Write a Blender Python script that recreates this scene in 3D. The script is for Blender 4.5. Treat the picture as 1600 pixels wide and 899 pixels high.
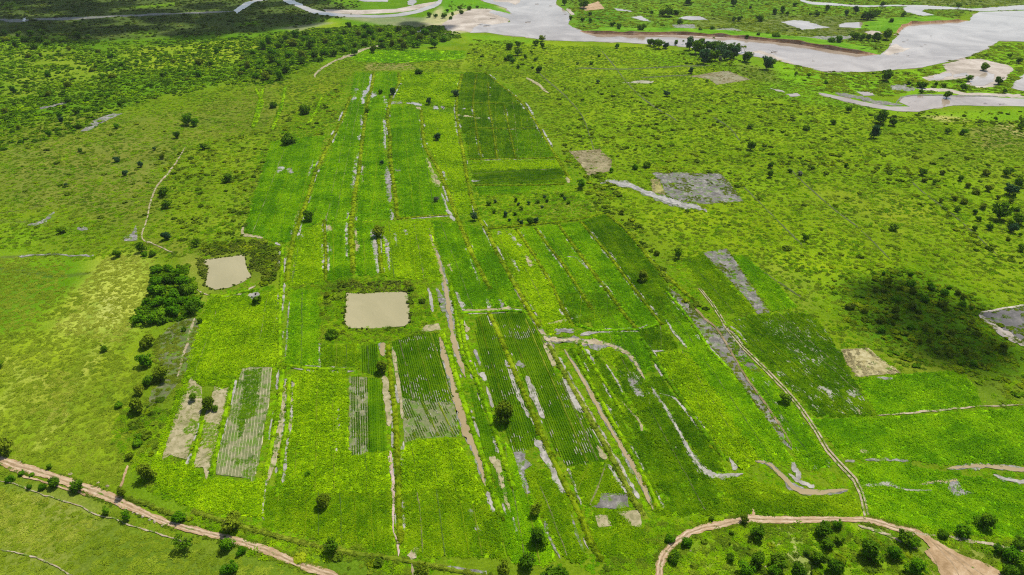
import bpy, math, random
import numpy as np
from mathutils import Vector

# ------------------------------------------------------------------ camera, sky, sun, exposure
scene = bpy.context.scene
for o in list(bpy.data.objects):
    bpy.data.objects.remove(o)
COL = scene.collection
CAM_H, PITCH, FPX = 150.0, math.radians(31.0), 1067.0     # drone height, tilt, focal length (of a 1600 px wide frame)
cd = bpy.data.cameras.new('drone_camera')
cd.sensor_width = 36.0
cd.lens = 36.0 * FPX / 1600.0
cd.clip_start, cd.clip_end = 1.0, 30000.0
cam = bpy.data.objects.new('drone_camera', cd)
COL.objects.link(cam)
cam.location = (0, 0, CAM_H)
cam.rotation_euler = (math.pi / 2 - PITCH, 0, 0)
scene.camera = cam

SUN_EL, SUN_AZ = math.radians(62.0), math.radians(38.0)   # azimuth measured from +Y towards +X
TO_SUN = Vector((math.cos(SUN_EL) * math.sin(SUN_AZ), math.cos(SUN_EL) * math.cos(SUN_AZ), math.sin(SUN_EL)))
world = bpy.data.worlds.new('World')
scene.world = world
world.use_nodes = True
wn = world.node_tree
sky = wn.nodes.new('ShaderNodeTexSky')
sky.sky_type = 'NISHITA'
sky.sun_disc = False
sky.sun_elevation = SUN_EL
sky.sun_rotation = SUN_AZ
sky.air_density, sky.dust_density, sky.ozone_density = 1.0, 1.5, 1.0
bg = wn.nodes['Background']
bg.inputs['Strength'].default_value = 0.11
wn.links.new(sky.outputs[0], bg.inputs['Color'])
sd = bpy.data.lights.new('sun', 'SUN')
sd.energy, sd.angle, sd.color = 4.2, math.radians(0.53), (1.0, 0.955, 0.88)
sun = bpy.data.objects.new('sun', sd)
COL.objects.link(sun)
sun.rotation_euler = TO_SUN.to_track_quat('Z', 'Y').to_euler()
vs = scene.view_settings
vs.view_transform, vs.look, vs.exposure, vs.gamma, vs.use_curve_mapping = 'Standard', 'None', 0.45, 1.0, False
scene.cycles.use_denoising = False       # keep the fine grain of the crops
scene.cycles.filter_width = 1.15
scene.cycles.max_bounces = 5
scene.cycles.diffuse_bounces = 2
scene.cycles.glossy_bounces = 2
scene.cycles.transmission_bounces = 2
scene.cycles.transparent_max_bounces = 8

RNG = np.random.default_rng(7)
random.seed(7)

# ------------------------------------------------------------------ helpers
CP, SP = math.cos(PITCH), math.sin(PITCH)


def W(pts):
    """points of the survey photograph -> metres on the flood plain (z = 0)"""
    p = np.asarray(pts, float).reshape(-1, 2)
    dx, dy = (p[:, 0] - 800.0) / FPX, (449.5 - p[:, 1]) / FPX
    t = CAM_H / (SP - dy * CP)
    return np.stack([dx * t, (CP + dy * SP) * t], 1)


def slant(y):
    dy = (449.5 - y) / FPX
    return CAM_H / (SP - dy * CP)          # depth along the optical axis


def hash2(ix, iy, seed):
    n = (ix * 374761393 + iy * 668265263 + seed * 1442695041) & 0x7fffffff
    n = ((n ^ (n >> 13)) * 1274126177) & 0x7fffffff
    n = n ^ (n >> 16)
    return (n & 0xffff) / 65535.0


def vnoise(p, scale, seed=0):
    q = np.asarray(p, float) / scale
    i = np.floor(q).astype(np.int64)
    f = q - i
    f = f * f * (3 - 2 * f)
    a = hash2(i[:, 0], i[:, 1], seed); b = hash2(i[:, 0] + 1, i[:, 1], seed)
    c = hash2(i[:, 0], i[:, 1] + 1, seed); d = hash2(i[:, 0] + 1, i[:, 1] + 1, seed)
    return (a + (b - a) * f[:, 0]) * (1 - f[:, 1]) + (c + (d - c) * f[:, 0]) * f[:, 1]


def fbm(p, scale, seed=0):
    return (vnoise(p, scale, seed) * .5 + vnoise(p, scale / 2.1, seed + 5) * .3 + vnoise(p, scale / 4.3, seed + 9) * .2)


def inside(poly, p):
    x, y = p[:, 0], p[:, 1]
    res = np.zeros(len(p), bool)
    ok = (x >= poly[:, 0].min()) & (x <= poly[:, 0].max()) & (y >= poly[:, 1].min()) & (y <= poly[:, 1].max())
    if not ok.any():
        return res
    xs, ys = x[ok], y[ok]
    r = np.zeros(len(xs), bool)
    x1, y1 = poly[-1]
    for x2, y2 in poly:
        if y1 != y2:
            c = ((ys < y1) != (ys < y2)) & (xs < (x2 - x1) * (ys - y1) / (y2 - y1) + x1)
            r ^= c
        x1, y1 = x2, y2
    res[ok] = r
    return res


def seg_dist(line, p, closed=False):
    d = np.full(len(p), 1e9)
    n = len(line)
    for k in range(n if closed else n - 1):
        a, b = line[k], line[(k + 1) % n]
        ab = b - a
        L = max(ab @ ab, 1e-9)
        t = np.clip(((p - a) @ ab) / L, 0, 1)
        d = np.minimum(d, np.hypot(*(p - a - t[:, None] * ab).T))
    return d


def ragged(poly, step, amp, seed=0):
    """subdivide a closed outline and push it in and out so that no edge is ruler straight"""
    out = []
    n = len(poly)
    for k in range(n):
        a, b = poly[k], poly[(k + 1) % n]
        m = max(1, int(np.hypot(*(b - a)) / step))
        for j in range(m):
            out.append(a + (b - a) * j / m)
    o = np.array(out)
    e = np.stack([fbm(o, step * 5, seed + 1) - .5, fbm(o, step * 5, seed + 2) - .5], 1) * 2.2
    e += (np.stack([vnoise(o, step * 1.3, seed + 3) - .5, vnoise(o, step * 1.3, seed + 4) - .5], 1)) * 1.0
    return o + e * amp


def tag(o, label=None, cat=None, group=None, kind=None):
    if label: o['label'] = label
    if cat: o['category'] = cat
    if group: o['group'] = group
    if kind: o['kind'] = kind
    return o


def mesh_obj(name, verts, faces, mat, parent=None, smooth=False):
    me = bpy.data.meshes.new(name)
    me.from_pydata([tuple(map(float, v)) for v in verts], [], faces)
    if mat: me.materials.append(mat)
    if smooth: me.polygons.foreach_set('use_smooth', [True] * len(me.polygons))
    me.update()
    o = bpy.data.objects.new(name, me)
    COL.objects.link(o)
    if parent: o.parent = parent
    return o


def empty(name, loc):
    o = bpy.data.objects.new(name, None)
    o.empty_display_size = .5
    COL.objects.link(o)
    o.location = loc
    return o


# ------------------------------------------------------------------ materials
def ramp(nt, fac, stops):
    r = nt.nodes.new('ShaderNodeValToRGB')
    while len(r.color_ramp.elements) < len(stops):
        r.color_ramp.elements.new(0.5)
    for e, (p, c) in zip(r.color_ramp.elements, stops):
        e.position = p
        e.color = (*c, 1)
    nt.links.new(fac, r.inputs[0])
    return r.outputs[0]


def noise(nt, vec, scale, detail=2.0, rough=.55, dist=0.0):
    n = nt.nodes.new('ShaderNodeTexNoise')
    n.inputs['Scale'].default_value = scale
    n.inputs['Detail'].default_value = detail
    n.inputs['Roughness'].default_value = rough
    n.inputs['Distortion'].default_value = dist
    nt.links.new(vec, n.inputs['Vector'])
    return n.outputs['Fac']


def math_n(nt, op, a, b=None, clamp=False):
    n = nt.nodes.new('ShaderNodeMath')
    n.operation = op
    n.use_clamp = clamp
    for i, v in enumerate((a, b)):
        if v is None: continue
        if isinstance(v, (int, float)): n.inputs[i].default_value = v
        else: nt.links.new(v, n.inputs[i])
    return n.outputs[0]


def mixc(nt, fac, a, b, mode='MIX'):
    n = nt.nodes.new('ShaderNodeMix')
    n.data_type, n.blend_type = 'RGBA', mode
    for s, v in ((0, fac), (6, a), (7, b)):
        if isinstance(v, (int, float)): n.inputs[s].default_value = v
        elif isinstance(v, tuple): n.inputs[s].default_value = (*v, 1)
        else: nt.links.new(v, n.inputs[s])
    return n.outputs[2]


def new_mat(name, rough=.9, spec=.15):
    m = bpy.data.materials.new(name)
    m.use_nodes = True
    nt = m.node_tree
    b = nt.nodes['Principled BSDF']
    b.inputs['Roughness'].default_value = rough
    b.inputs['Specular IOR Level'].default_value = spec
    g = nt.nodes.new('ShaderNodeNewGeometry')
    return m, nt, b, g.outputs['Position']


def bump(nt, b, h, strength, dist):
    n = nt.nodes.new('ShaderNodeBump')
    n.inputs['Strength'].default_value = strength
    n.inputs['Distance'].default_value = dist
    nt.links.new(h, n.inputs['Height'])
    nt.links.new(n.outputs[0], b.inputs['Normal'])


def mul(c, k): return tuple(x * k for x in c)


def streaks(nt, pos, ang):
    """long soft streaks along the working direction of a plot"""
    r = nt.nodes.new('ShaderNodeVectorRotate')
    r.rotation_type = 'Z_AXIS'
    r.inputs['Angle'].default_value = -ang
    nt.links.new(pos, r.inputs['Vector'])
    m = nt.nodes.new('ShaderNodeMapping')
    m.inputs['Scale'].default_value = (1, .045, 1)
    nt.links.new(r.outputs[0], m.inputs['Vector'])
    s1 = noise(nt, m.outputs[0], .62, 3, .7)
    m2 = nt.nodes.new('ShaderNodeMapping')
    m2.inputs['Scale'].default_value = (1, .03, 1)
    nt.links.new(r.outputs[0], m2.inputs['Vector'])
    s2 = noise(nt, m2.outputs[0], .17, 1, .4)
    s2 = math_n(nt, 'ADD', math_n(nt, 'MULTIPLY', math_n(nt, 'SUBTRACT', s2, .5), 2.6), .5, True)
    return math_n(nt, 'ADD', math_n(nt, 'MULTIPLY', s1, .75), math_n(nt, 'MULTIPLY', s2, .25))


def leafy(name, lo, mid, hi, patch=14.0, rnd=.35, trans=.25, ang=None):
    """leaves and crop blades: drifts of tone across the land, each clump a little different"""
    m, nt, b, pos = new_mat(name, .8, .0)
    big = noise(nt, pos, 1 / patch, 3, .6)
    fine = noise(nt, pos, 1.1, 2, .6)
    oi = nt.nodes.new('ShaderNodeObjectInfo').outputs['Random']
    f = math_n(nt, 'ADD', math_n(nt, 'MULTIPLY', big, .9), math_n(nt, 'MULTIPLY', fine, .45))
    f = math_n(nt, 'ADD', f, math_n(nt, 'MULTIPLY', oi, rnd))
    if patch > 5:
        big2 = noise(nt, pos, .032, 2, .5)
        f = math_n(nt, 'ADD', f, math_n(nt, 'MULTIPLY', big2, .7))
    f = math_n(nt, 'SUBTRACT', f, .34 + rnd / 2 + (.35 if patch > 5 else 0))
    if ang is not None:
        f = math_n(nt, 'ADD', f, math_n(nt, 'MULTIPLY', streaks(nt, pos, ang), .85))
        f = math_n(nt, 'SUBTRACT', f, .425)
    c = ramp(nt, f, [(.12, lo), (.36, mid), (.62, hi)])
    nt.links.new(c, b.inputs['Base Color'])
    if trans:
        t = nt.nodes.new('ShaderNodeBsdfTranslucent')
        nt.links.new(c, t.inputs['Color'])
        mx = nt.nodes.new('ShaderNodeMixShader')
        mx.inputs[0].default_value = trans
        nt.links.new(b.outputs[0], mx.inputs[1])
        nt.links.new(t.outputs[0], mx.inputs[2])
        nt.links.new(mx.outputs[0], nt.nodes['Material Output'].inputs['Surface'])
    return m


def sward(name, lo, mid, hi, patch=14.0, grain=.9, bstr=.8, bdist=.35, ang=None):
    """the closed top of a crop or grass stand seen as a surface"""
    m, nt, b, pos = new_mat(name, .9, .0)
    big = noise(nt, pos, 1 / patch, 3, .6)
    fine = noise(nt, pos, grain, 4, .65)
    f = math_n(nt, 'ADD', math_n(nt, 'MULTIPLY', big, .9), math_n(nt, 'MULTIPLY', fine, .6))
    big2 = noise(nt, pos, .032, 2, .5)
    f = math_n(nt, 'ADD', f, math_n(nt, 'MULTIPLY', big2, .7))
    f = math_n(nt, 'SUBTRACT', f, .77)
    if ang is not None:
        f = math_n(nt, 'ADD', f, math_n(nt, 'MULTIPLY', streaks(nt, pos, ang), .85))
        f = math_n(nt, 'SUBTRACT', f, .425)
    c = ramp(nt, f, [(.12, lo), (.36, mid), (.62, hi)])
    nt.links.new(c, b.inputs['Base Color'])
    bump(nt, b, fine, bstr, bdist)
    return m


def earth(name, cols, scale=.25, rough=.85, spec=.2, bstr=.5, wet=None, weeds=None):
    m, nt, b, pos = new_mat(name, rough, spec)
    n1 = noise(nt, pos, scale, 5, .65, .6)
    n2 = noise(nt, pos, scale * 9, 3, .7)
    n3 = noise(nt, pos, scale * .3, 3, .6, 1.2)
    f = math_n(nt, 'ADD', math_n(nt, 'MULTIPLY', n1, .45), math_n(nt, 'MULTIPLY', n2, .2))
    f = math_n(nt, 'ADD', f, math_n(nt, 'MULTIPLY', n3, .35))
    f = math_n(nt, 'ADD', math_n(nt, 'MULTIPLY', f, 1.5), -.25)
    k = len(cols)
    c = ramp(nt, f, [(.34 + .32 * i / max(1, k - 1), q) for i, q in enumerate(cols)])
    if weeds:
        w = noise(nt, pos, .33, 4, .7, .5)
        w = math_n(nt, 'MULTIPLY', math_n(nt, 'SUBTRACT', w, weeds), 14.0, True)
        g = ramp(nt, n2, [(.35, (.035, .080, .006)), (.65, (.120, .190, .012))])
        c = mixc(nt, w, c, g)
    nt.links.new(c, b.inputs['Base Color'])
    if wet:
        r = nt.nodes.new('ShaderNodeMapRange')
        r.inputs[1].default_value, r.inputs[2].default_value = .42, .56
        r.inputs[3].default_value, r.inputs[4].default_value = wet[0], wet[1]
        nt.links.new(n1, r.inputs[0])
        nt.links.new(r.outputs[0], b.inputs['Roughness'])
    bump(nt, b, n2, bstr, .12)
    return m


def water(name, c1, c2, rough=.12, spec=.5, rip=.15, sc=.03):
    m, nt, b, pos = new_mat(name, rough, spec)
    n1 = noise(nt, pos, sc, 5, .65, 1.4)
    c = ramp(nt, n1, [(.35, c1), (.65, c2)])
    nt.links.new(c, b.inputs['Base Color'])
    b.inputs['IOR'].default_value = 1.33
    bump(nt, b, noise(nt, pos, 1.5, 3, .6), rip, .03)
    return m


PAL = {   # lo, mid, hi albedo of each kind of stand
    'B': ((.145, .290, .002), (.235, .405, .002), (.330, .500, .004)),
    'G': ((.085, .235, .002), (.150, .335, .002), (.225, .420, .003)),
    'D': ((.052, .142, .002), (.096, .208, .002), (.160, .285, .003)),
    'Y': ((.090, .205, .002), (.150, .280, .002), (.225, .355, .004)),
    'K': ((.085, .140, .003), (.150, .212, .004), (.225, .285, .008)),   # bunds
    'S': ((.064, .115, .006), (.118, .185, .007), (.182, .248, .012)),   # scrub grass
    'O': ((.090, .135, .008), (.135, .185, .010), (.190, .230, .020)),   # olive fallow
    'M': ((.195, .240, .016), (.240, .285, .024), (.290, .325, .045)),   # pale meadow
    'E': ((.032, .092, .002), (.060, .135, .002), (.100, .192, .003)),   # dark floor between rice rows
    'N': ((.120, .185, .008), (.165, .232, .010), (.220, .282, .020)),   # greener meadow
    'T': ((.260, .220, .100), (.360, .315, .150), (.450, .400, .210)),   # straw
}
SW = {k: sward('stand_' + k, *v) for k, v in PAL.items()}
LF = {k: leafy('blades_' + k, *[mul(c, 1.12) for c in v]) for k, v in PAL.items()}
LF['K2'] = leafy('blades_shrub', (.045, .090, .004), (.082, .140, .006), (.140, .205, .010))
LF['P2'] = leafy('blades_pond_scrub', (.062, .105, .009), (.112, .158, .015), (.175, .215, .028))
TREE = {
    'dark': leafy('leaves_dark', (.034, .092, .003), (.076, .162, .005), (.150, .255, .008), 3.0, .3, .2),
    'bright': leafy('leaves_bright', (.042, .130, .002), (.080, .205, .004), (.150, .290, .007), 3.0, .3, .25),
    'olive': leafy('leaves_olive', (.055, .098, .004), (.118, .172, .007), (.215, .270, .014), 3.0, .3, .2),
    'bluish': leafy('leaves_bluish', (.020, .062, .020), (.040, .098, .030), (.075, .145, .045), 3.0, .3, .2),
    'grey': leafy('leaves_grey', (.085, .100, .055), (.135, .150, .090), (.190, .205, .130), 3.0, .3, .2),
}
BARK = earth('bark', [(.07, .05, .035), (.13, .10, .075), (.19, .155, .12)], 3.0)
MUD = earth('grey_mud', [(.075, .070, .060), (.165, .155, .140), (.315, .298, .270)], .8, .7, .12, .6, (.5, .9), .52)
MUDD = earth('dark_mud', [(.042, .038, .030), (.105, .096, .080), (.260, .242, .210)], .7, .7, .25, .7, (.45, .9), .53)
STRAWMUD = earth('pale_mud', [(.150, .138, .055), (.245, .212, .106), (.335, .290, .170)], .6, .75, .2, .5, None, .58)
ROAD = earth('road_earth', [(.215, .140, .066), (.315, .215, .115), (.405, .300, .185)], .35, .9, .1, .5)
PALE = earth('pale_earth', [(.190, .155, .080), (.285, .232, .145), (.380, .325, .230)], .5, .9, .1, .5, None, .51)
SAND = earth('river_sand', [(.235, .200, .155), (.330, .285, .230), (.430, .385, .320)], .06, .9, .1, .4, None, .64)
BANKM = earth('bank_earth', [(.200, .100, .042), (.300, .165, .080), (.400, .260, .155)], .25, .9, .1, .7)
PONDW = water('pond_water', (.252, .224, .112), (.300, .264, .138), .05, .5, .25)
CANALW = water('canal_water', (.225, .172, .082), (.285, .222, .115), .22, .35, .1)
GREYW = water('grey_water', (.150, .142, .110), (.350, .325, .270), .06, .5, .25, .25)
RIVERW = water('river_water', (.200, .148, .092), (.350, .292, .222), .10, .5, .35, .016)
ROCK = earth('pale_stone', [(.36, .31, .25), (.52, .46, .38), (.64, .58, .50)], 1.5, .9, .1, .8)
WOOD = earth('drift_wood', [(.06, .05, .04), (.12, .10, .08), (.2, .17, .14)], 2.0)

# ------------------------------------------------------------------ labels: which one it is, counted outwards from a landmark
LAND = [((590, 485), 'the square pond'), ((355, 425), 'the irregular pond'), ((262, 465), 'the dense grove'), ((830, 325), 'the orchard plot'),
        ((1355, 812), 'the road fork'), ((1035, 872), 'the road bend'), ((857, 532), 'the channel junction'), ((1358, 565), 'the square straw plot'),
        ((1085, 295), 'the grey mud field'), ((1385, 85), 'the white sand spit'), ((1115, 78), 'the riverside grove'), ((1520, 115), 'the white mud flat'),
        ((225, 805), 'the row of stone heaps'), ((788, 655), 'the big tree among dark rows'), ((385, 660), 'the striped harvested plot'),
        ((1430, 490), 'the cloud shaded scrub'), ((1490, 875), 'the bare earth slope'), ((770, 35), 'the sandy river shore'),
        ((640, 162), 'the row of white puddles'), ((915, 255), 'the small straw plot'), ((1565, 320), 'the dark thicket'), ((1045, 20), 'the far bank grove'),
        ((1345, 55), 'the far bank point'), ((508, 785), 'the lone tree in bright rice'), ((225, 365), 'the grey mud seep'), ((95, 750), 'the long earth road')]
LAND_W = [(W([p])[0], n) for p, n in LAND]
PENDING = []


def later(o, phrase, pos, cat, group=None, kind=None):
    tag(o, None, cat, group, kind)
    PENDING.append((o, phrase, np.asarray(pos[:2], float)))
    return o


def nth(n):
    return f"{n}{'th' if 10 <= n % 100 <= 20 else {1: 'st', 2: 'nd', 3: 'rd'}.get(n % 10, 'th')}"


def settle_labels():
    per = {}
    for o, ph, p in PENDING:
        d = [np.hypot(*(p - q)) for q, _ in LAND_W]
        k = int(np.argmin(d))
        per.setdefault((ph.split('|')[-1], k), []).append((d[k], o, ph))
    for (_, k), rows in per.items():
        rows.sort(key=lambda r: r[0])
        for i, (_, o, ph) in enumerate(rows):
            words, noun = ph.split('|')
            o['label'] = f"{words} {noun}, {nth(i + 1)} {noun} out from {LAND_W[k][1]}"


# ------------------------------------------------------------------ ground: one sheet, its cover painted as soft land-cover drifts, some with cloud shade mixed in
xs = np.concatenate([[-9000, -5000, -2800, -1800, -1300, -1050], np.arange(-850, -420, 6.0), np.arange(-420, 420, 2.8), np.arange(420, 856, 6.0), [1050, 1300, 1800, 2800, 5000, 9000]])
ys = np.concatenate([[-9000, -4000, -1500, -500, -100, 20, 60], np.arange(90, 460, 2.2), np.arange(460, 700, 3.6), np.arange(700, 1160, 6.0), [1250, 1400, 1700, 2300, 3500, 6000, 12000]])
GX, GY = np.meshgrid(xs, ys)
GP = np.stack([GX.ravel(), GY.ravel()], 1)
cover = np.tile(np.array([.118, .172, .010]), (len(GP), 1))
dense = np.zeros(len(GP))
WARP = np.stack([fbm(GP, 30, 11) - .5, fbm(GP, 30, 12) - .5], 1)


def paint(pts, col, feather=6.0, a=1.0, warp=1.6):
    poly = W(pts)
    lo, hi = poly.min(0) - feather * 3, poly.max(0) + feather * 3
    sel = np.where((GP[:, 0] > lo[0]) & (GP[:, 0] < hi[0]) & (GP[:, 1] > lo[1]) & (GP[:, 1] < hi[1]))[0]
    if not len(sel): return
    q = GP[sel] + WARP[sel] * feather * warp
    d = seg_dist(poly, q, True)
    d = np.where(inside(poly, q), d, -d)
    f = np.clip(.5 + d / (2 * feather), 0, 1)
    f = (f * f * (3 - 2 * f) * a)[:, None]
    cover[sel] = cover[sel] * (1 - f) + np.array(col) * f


def stroke(pts, col, wid, a=.7, warp=.6):
    line = W(pts)
    lo, hi = line.min(0) - wid * 3, line.max(0) + wid * 3
    sel = np.where((GP[:, 0] > lo[0]) & (GP[:, 0] < hi[0]) & (GP[:, 1] > lo[1]) & (GP[:, 1] < hi[1]))[0]
    if not len(sel): return
    d = seg_dist(line, GP[sel] + WARP[sel] * wid * warp)
    f = (np.clip(1.2 - d / wid, 0, 1) * a)[:, None]
    cover[sel] = cover[sel] * (1 - f) + np.array(col) * f


OLIVE, YEL, PALEG, LUSH, DKG = (.125, .148, .024), (.155, .215, .008), (.335, .345, .085), (.105, .188, .020), (.052, .110, .010)
GREYM, DRY, BRN = (.190, .185, .165), (.300, .270, .140), (.160, .140, .060)
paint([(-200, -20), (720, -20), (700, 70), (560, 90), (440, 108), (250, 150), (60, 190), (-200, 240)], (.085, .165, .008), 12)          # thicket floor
paint([(180, 75), (420, 60), (520, 30), (560, 45), (440, 75), (330, 105), (200, 115)], (.190, .235, .018), 16, .9)
paint([(0, 70), (150, 85), (200, 110), (60, 160), (0, 150)], (.165, .215, .020), 18, .8)
paint([(-300, -5), (480, -5), (560, 20), (400, 50), (100, 65), (-300, 50)], (.060, .078, .030), 20, .9)  # cloud shade over the far wood, painted into the ground colour
for q in ([(190, 12), (280, 3), (280, 9), (200, 14)], [(-20, 5), (35, 3), (25, 14), (-20, 14)], [(205, 48), (245, 46), (240, 56), (205, 54)], [(70, 54), (115, 52), (105, 60), (70, 60)], [(370, 35), (410, 32), (410, 40), (375, 40)]):
    paint(q, (.110, .190, .010), 10, .9)  # sunlit gaps in that shade, painted as brighter ground
paint([(520, 26), (700, 28), (720, 45), (660, 50), (560, 32)], GREYM, 8, .8)
paint([(430, 45), (500, 35), (520, 36), (470, 48)], GREYM, 6, .8)
paint([(0, 210), (120, 180), (300, 175), (420, 130), (550, 110), (560, 150), (500, 250), (380, 360), (300, 400), (230, 390), (100, 330), (0, 330)], OLIVE, 12)
paint([(0, 230), (260, 210), (280, 260), (230, 330), (120, 330), (0, 320)], (.138, .150, .034), 12, .9)
paint([(290, 230), (420, 200), (440, 220), (380, 360), (320, 390), (240, 370), (245, 300)], (.135, .190, .010), 10, .9)
paint([(430, 130), (550, 110), (548, 150), (500, 240), (420, 220), (440, 180)], (.150, .190, .012), 8, .8)
paint([(0, 345), (120, 350), (210, 380), (150, 400), (0, 400)], (.115, .170, .012), 8)
paint([(-20, 405), (140, 402), (170, 400), (150, 450), (90, 520), (-20, 520)], (.105, .205, .008), 10)
paint([(0, 350), (60, 352), (40, 400), (0, 400)], (.135, .220, .010), 8)
paint([(0, 420), (60, 425), (60, 470), (0, 500)], (.095, .150, .015), 12, .7)
paint([(150, 400), (200, 385), (235, 398), (238, 440), (222, 520), (215, 560), (205, 690), (190, 745), (60, 720), (-40, 690), (-40, 540), (60, 510), (110, 470)], (.220, .265, .018), 8)
paint([(165, 410), (215, 400), (225, 440), (215, 500), (190, 530), (130, 530), (90, 520), (120, 470)], PALEG, 9, .95)
paint([(160, 460), (180, 462), (185, 500), (165, 500)], (.38, .34, .18), 4, .55)
paint([(130, 530), (200, 525), (205, 600), (180, 650), (120, 640), (100, 580)], (.160, .205, .016), 10, .7)
paint([(40, 580), (100, 590), (90, 660), (30, 650)], (.19, .22, .04), 10, .7)
paint([(20, 640), (140, 660), (180, 720), (40, 700)], (.115, .205, .010), 8, .55)
paint([(-60, 745), (60, 770), (160, 808), (260, 840), (330, 850), (420, 880), (480, 910), (-60, 920)], (.125, .165, .022), 5)
paint([(10, 770), (120, 790), (140, 830), (60, 850), (0, 820)], (.205, .210, .065), 7, .7)
paint([(130, 830), (300, 850), (340, 900), (130, 900)], (.085, .135, .014), 8, .7)
paint([(0, 860), (80, 870), (110, 900), (0, 905)], (.215, .215, .060), 5, .7)
paint([(180, 690), (240, 680), (255, 720), (300, 790), (420, 830), (540, 850), (640, 875), (700, 905), (560, 905), (430, 860), (300, 815), (200, 775)], (.120, .190, .010), 4)
paint([(380, 855), (520, 870), (640, 885), (640, 905), (540, 905), (450, 880)], (.075, .130, .014), 4, .8)
paint([(205, 640), (260, 625), (250, 720), (220, 740), (200, 720)], (.105, .160, .016), 4, .8)
paint([(455, 440), (520, 435), (650, 440), (672, 460), (690, 510), (640, 525), (560, 535), (500, 530), (500, 470)], (.150, .205, .008), 3)
paint([(300, 395), (380, 385), (420, 390), (425, 430), (400, 450), (340, 460), (310, 455), (315, 410)], (.120, .150, .018), 4)
paint([(285, 395), (315, 405), (320, 460), (310, 480), (300, 440), (280, 415)], (.205, .215, .045), 3, .8)
paint([(750, 300), (905, 292), (950, 335), (830, 352), (762, 358)], (.150, .205, .010), 4)
paint([(830, 320), (930, 310), (925, 335), (850, 342), (820, 335)], (.150, .160, .030), 5, .75)
paint([(730, 60), (860, 66), (980, 68), (1060, 76), (1170, 100), (1140, 140), (1000, 130), (860, 110), (730, 100)], (.160, .220, .010), 14)
paint([(990, 80), (1060, 80), (1110, 97), (1030, 104)], (.135, .235, .008), 5, .8)
paint([(860, 120), (1180, 140), (1600, 200), (1600, 480), (1500, 470), (1330, 440), (1250, 490), (1050, 390), (940, 300), (870, 200)], (.140, .205, .008), 14)
paint([(1060, 320), (1180, 320), (1350, 380), (1440, 420), (1350, 440), (1290, 470), (1220, 430), (1120, 380), (1000, 350)], (.165, .225, .007), 10, .9)
paint([(1250, 290), (1400, 300), (1480, 350), (1400, 370), (1300, 330)], (.185, .215, .020), 12, .6)
paint([(1420, 360), (1600, 385), (1600, 440), (1500, 420)], (.160, .215, .012), 10, .7)
paint([(1350, 195), (1480, 215), (1540, 215), (1600, 240), (1600, 290), (1450, 260)], (.125, .175, .012), 12, .8)
paint([(1510, 200), (1560, 195), (1600, 205), (1600, 232), (1540, 235)], BRN, 7, .7)
paint([(1440, 182), (1500, 179), (1510, 189), (1470, 190)], (.40, .31, .18), 3, .8)
paint([(1556, 194), (1580, 193), (1600, 208), (1600, 216), (1575, 208)], (.36, .28, .16), 3, .7)
paint([(1290, 435), (1450, 420), (1560, 480), (1600, 540), (1600, 590), (1500, 570), (1400, 550), (1340, 520), (1300, 500)], (.085, .175, .008), 10, .95)  # scrub floor, the deep green of its cloud shade put into the colour
paint([(1250, 490), (1310, 500), (1360, 545), (1313, 547)], (.180, .225, .012), 5, .9)
paint([(1360, 545), (1420, 540), (1500, 575), (1405, 583)], (.150, .180, .020), 6, .8)
paint([(1520, 590), (1600, 590), (1600, 635), (1530, 636)], (.125, .170, .020), 6, .8)
paint([(1060, 395), (1105, 390), (1190, 490), (1130, 490), (1075, 430)], (.165, .225, .008), 4)
paint([(1190, 400), (1260, 440), (1270, 480), (1240, 480)], (.175, .200, .030), 5, .7)
paint([(880, -30), (1700, -30), (1700, 20), (1520, 18), (1400, 50), (1370, 90), (1200, 62), (900, 50), (870, 15)], LUSH, 12)           # far bank
paint([(1080, 25), (1200, 30), (1330, 35), (1330, 62), (1200, 58), (1080, 45)], (.120, .140, .045), 8, .8)
paint([(1200, 22), (1390, 28), (1390, 50), (1300, 55), (1200, 48)], (.110, .120, .055), 8, .75)
paint([(1390, -5), (1600, -8), (1600, 10), (1450, 8)], (.130, .130, .070), 8, .7)
for q, c_ in (([(900, 20), (960, 15), (980, 30), (920, 40)], (.075, .185, .014)), ([(1000, 2), (1060, 8), (1050, 25), (1000, 20)], (.120, .215, .014)), ([(1100, 5), (1200, 2), (1230, 20), (1120, 24)], (.085, .175, .016)), ([(1030, 45), (1150, 50), (1200, 58), (1060, 52)], (.130, .235, .012)),
             ([(930, 42), (1000, 46), (990, 52), (935, 50)], (.125, .215, .016)), ([(1290, 66), (1360, 62), (1375, 80), (1330, 80)], (.120, .225, .014)), ([(1400, 118), (1470, 106), (1500, 100), (1440, 118)], (.160, .230, .016)), ([(1260, 118), (1330, 128), (1400, 140), (1320, 140)], (.095, .195, .012)), ([(1540, 70), (1600, 72), (1600, 90), (1560, 88)], (.105, .185, .014))):
    paint(q, c_, 8, .8)
paint([(1250, 0), (1400, 10), (1370, 18), (1250, 16)], (.105, .230, .010), 6, .8)
paint([(1210, 92), (1345, 115), (1440, 108), (1520, 90), (1560, 66), (1620, 68), (1620, 160), (1420, 150), (1280, 142), (1200, 120)], (.130, .235, .010), 8)
paint([(1190, 120), (1280, 140), (1420, 165), (1390, 175), (1280, 165), (1190, 150)], (.115, .225, .010), 8, .8)
paint([(1440, 175), (1600, 170), (1600, 195), (1500, 185)], (.130, .225, .010), 6, .9)
paint([(1050, 76), (1180, 90), (1220, 110), (1180, 125), (1100, 100)], (.120, .200, .012), 6, .9)
paint([(1150, 100), (1210, 108), (1220, 132), (1160, 122)], (.125, .140, .040), 6, .8)
paint([(960, 820), (1040, 800), (1180, 805), (1170, 815), (1070, 832), (1035, 860), (1020, 905), (940, 905)], (.110, .185, .010), 3)
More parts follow.
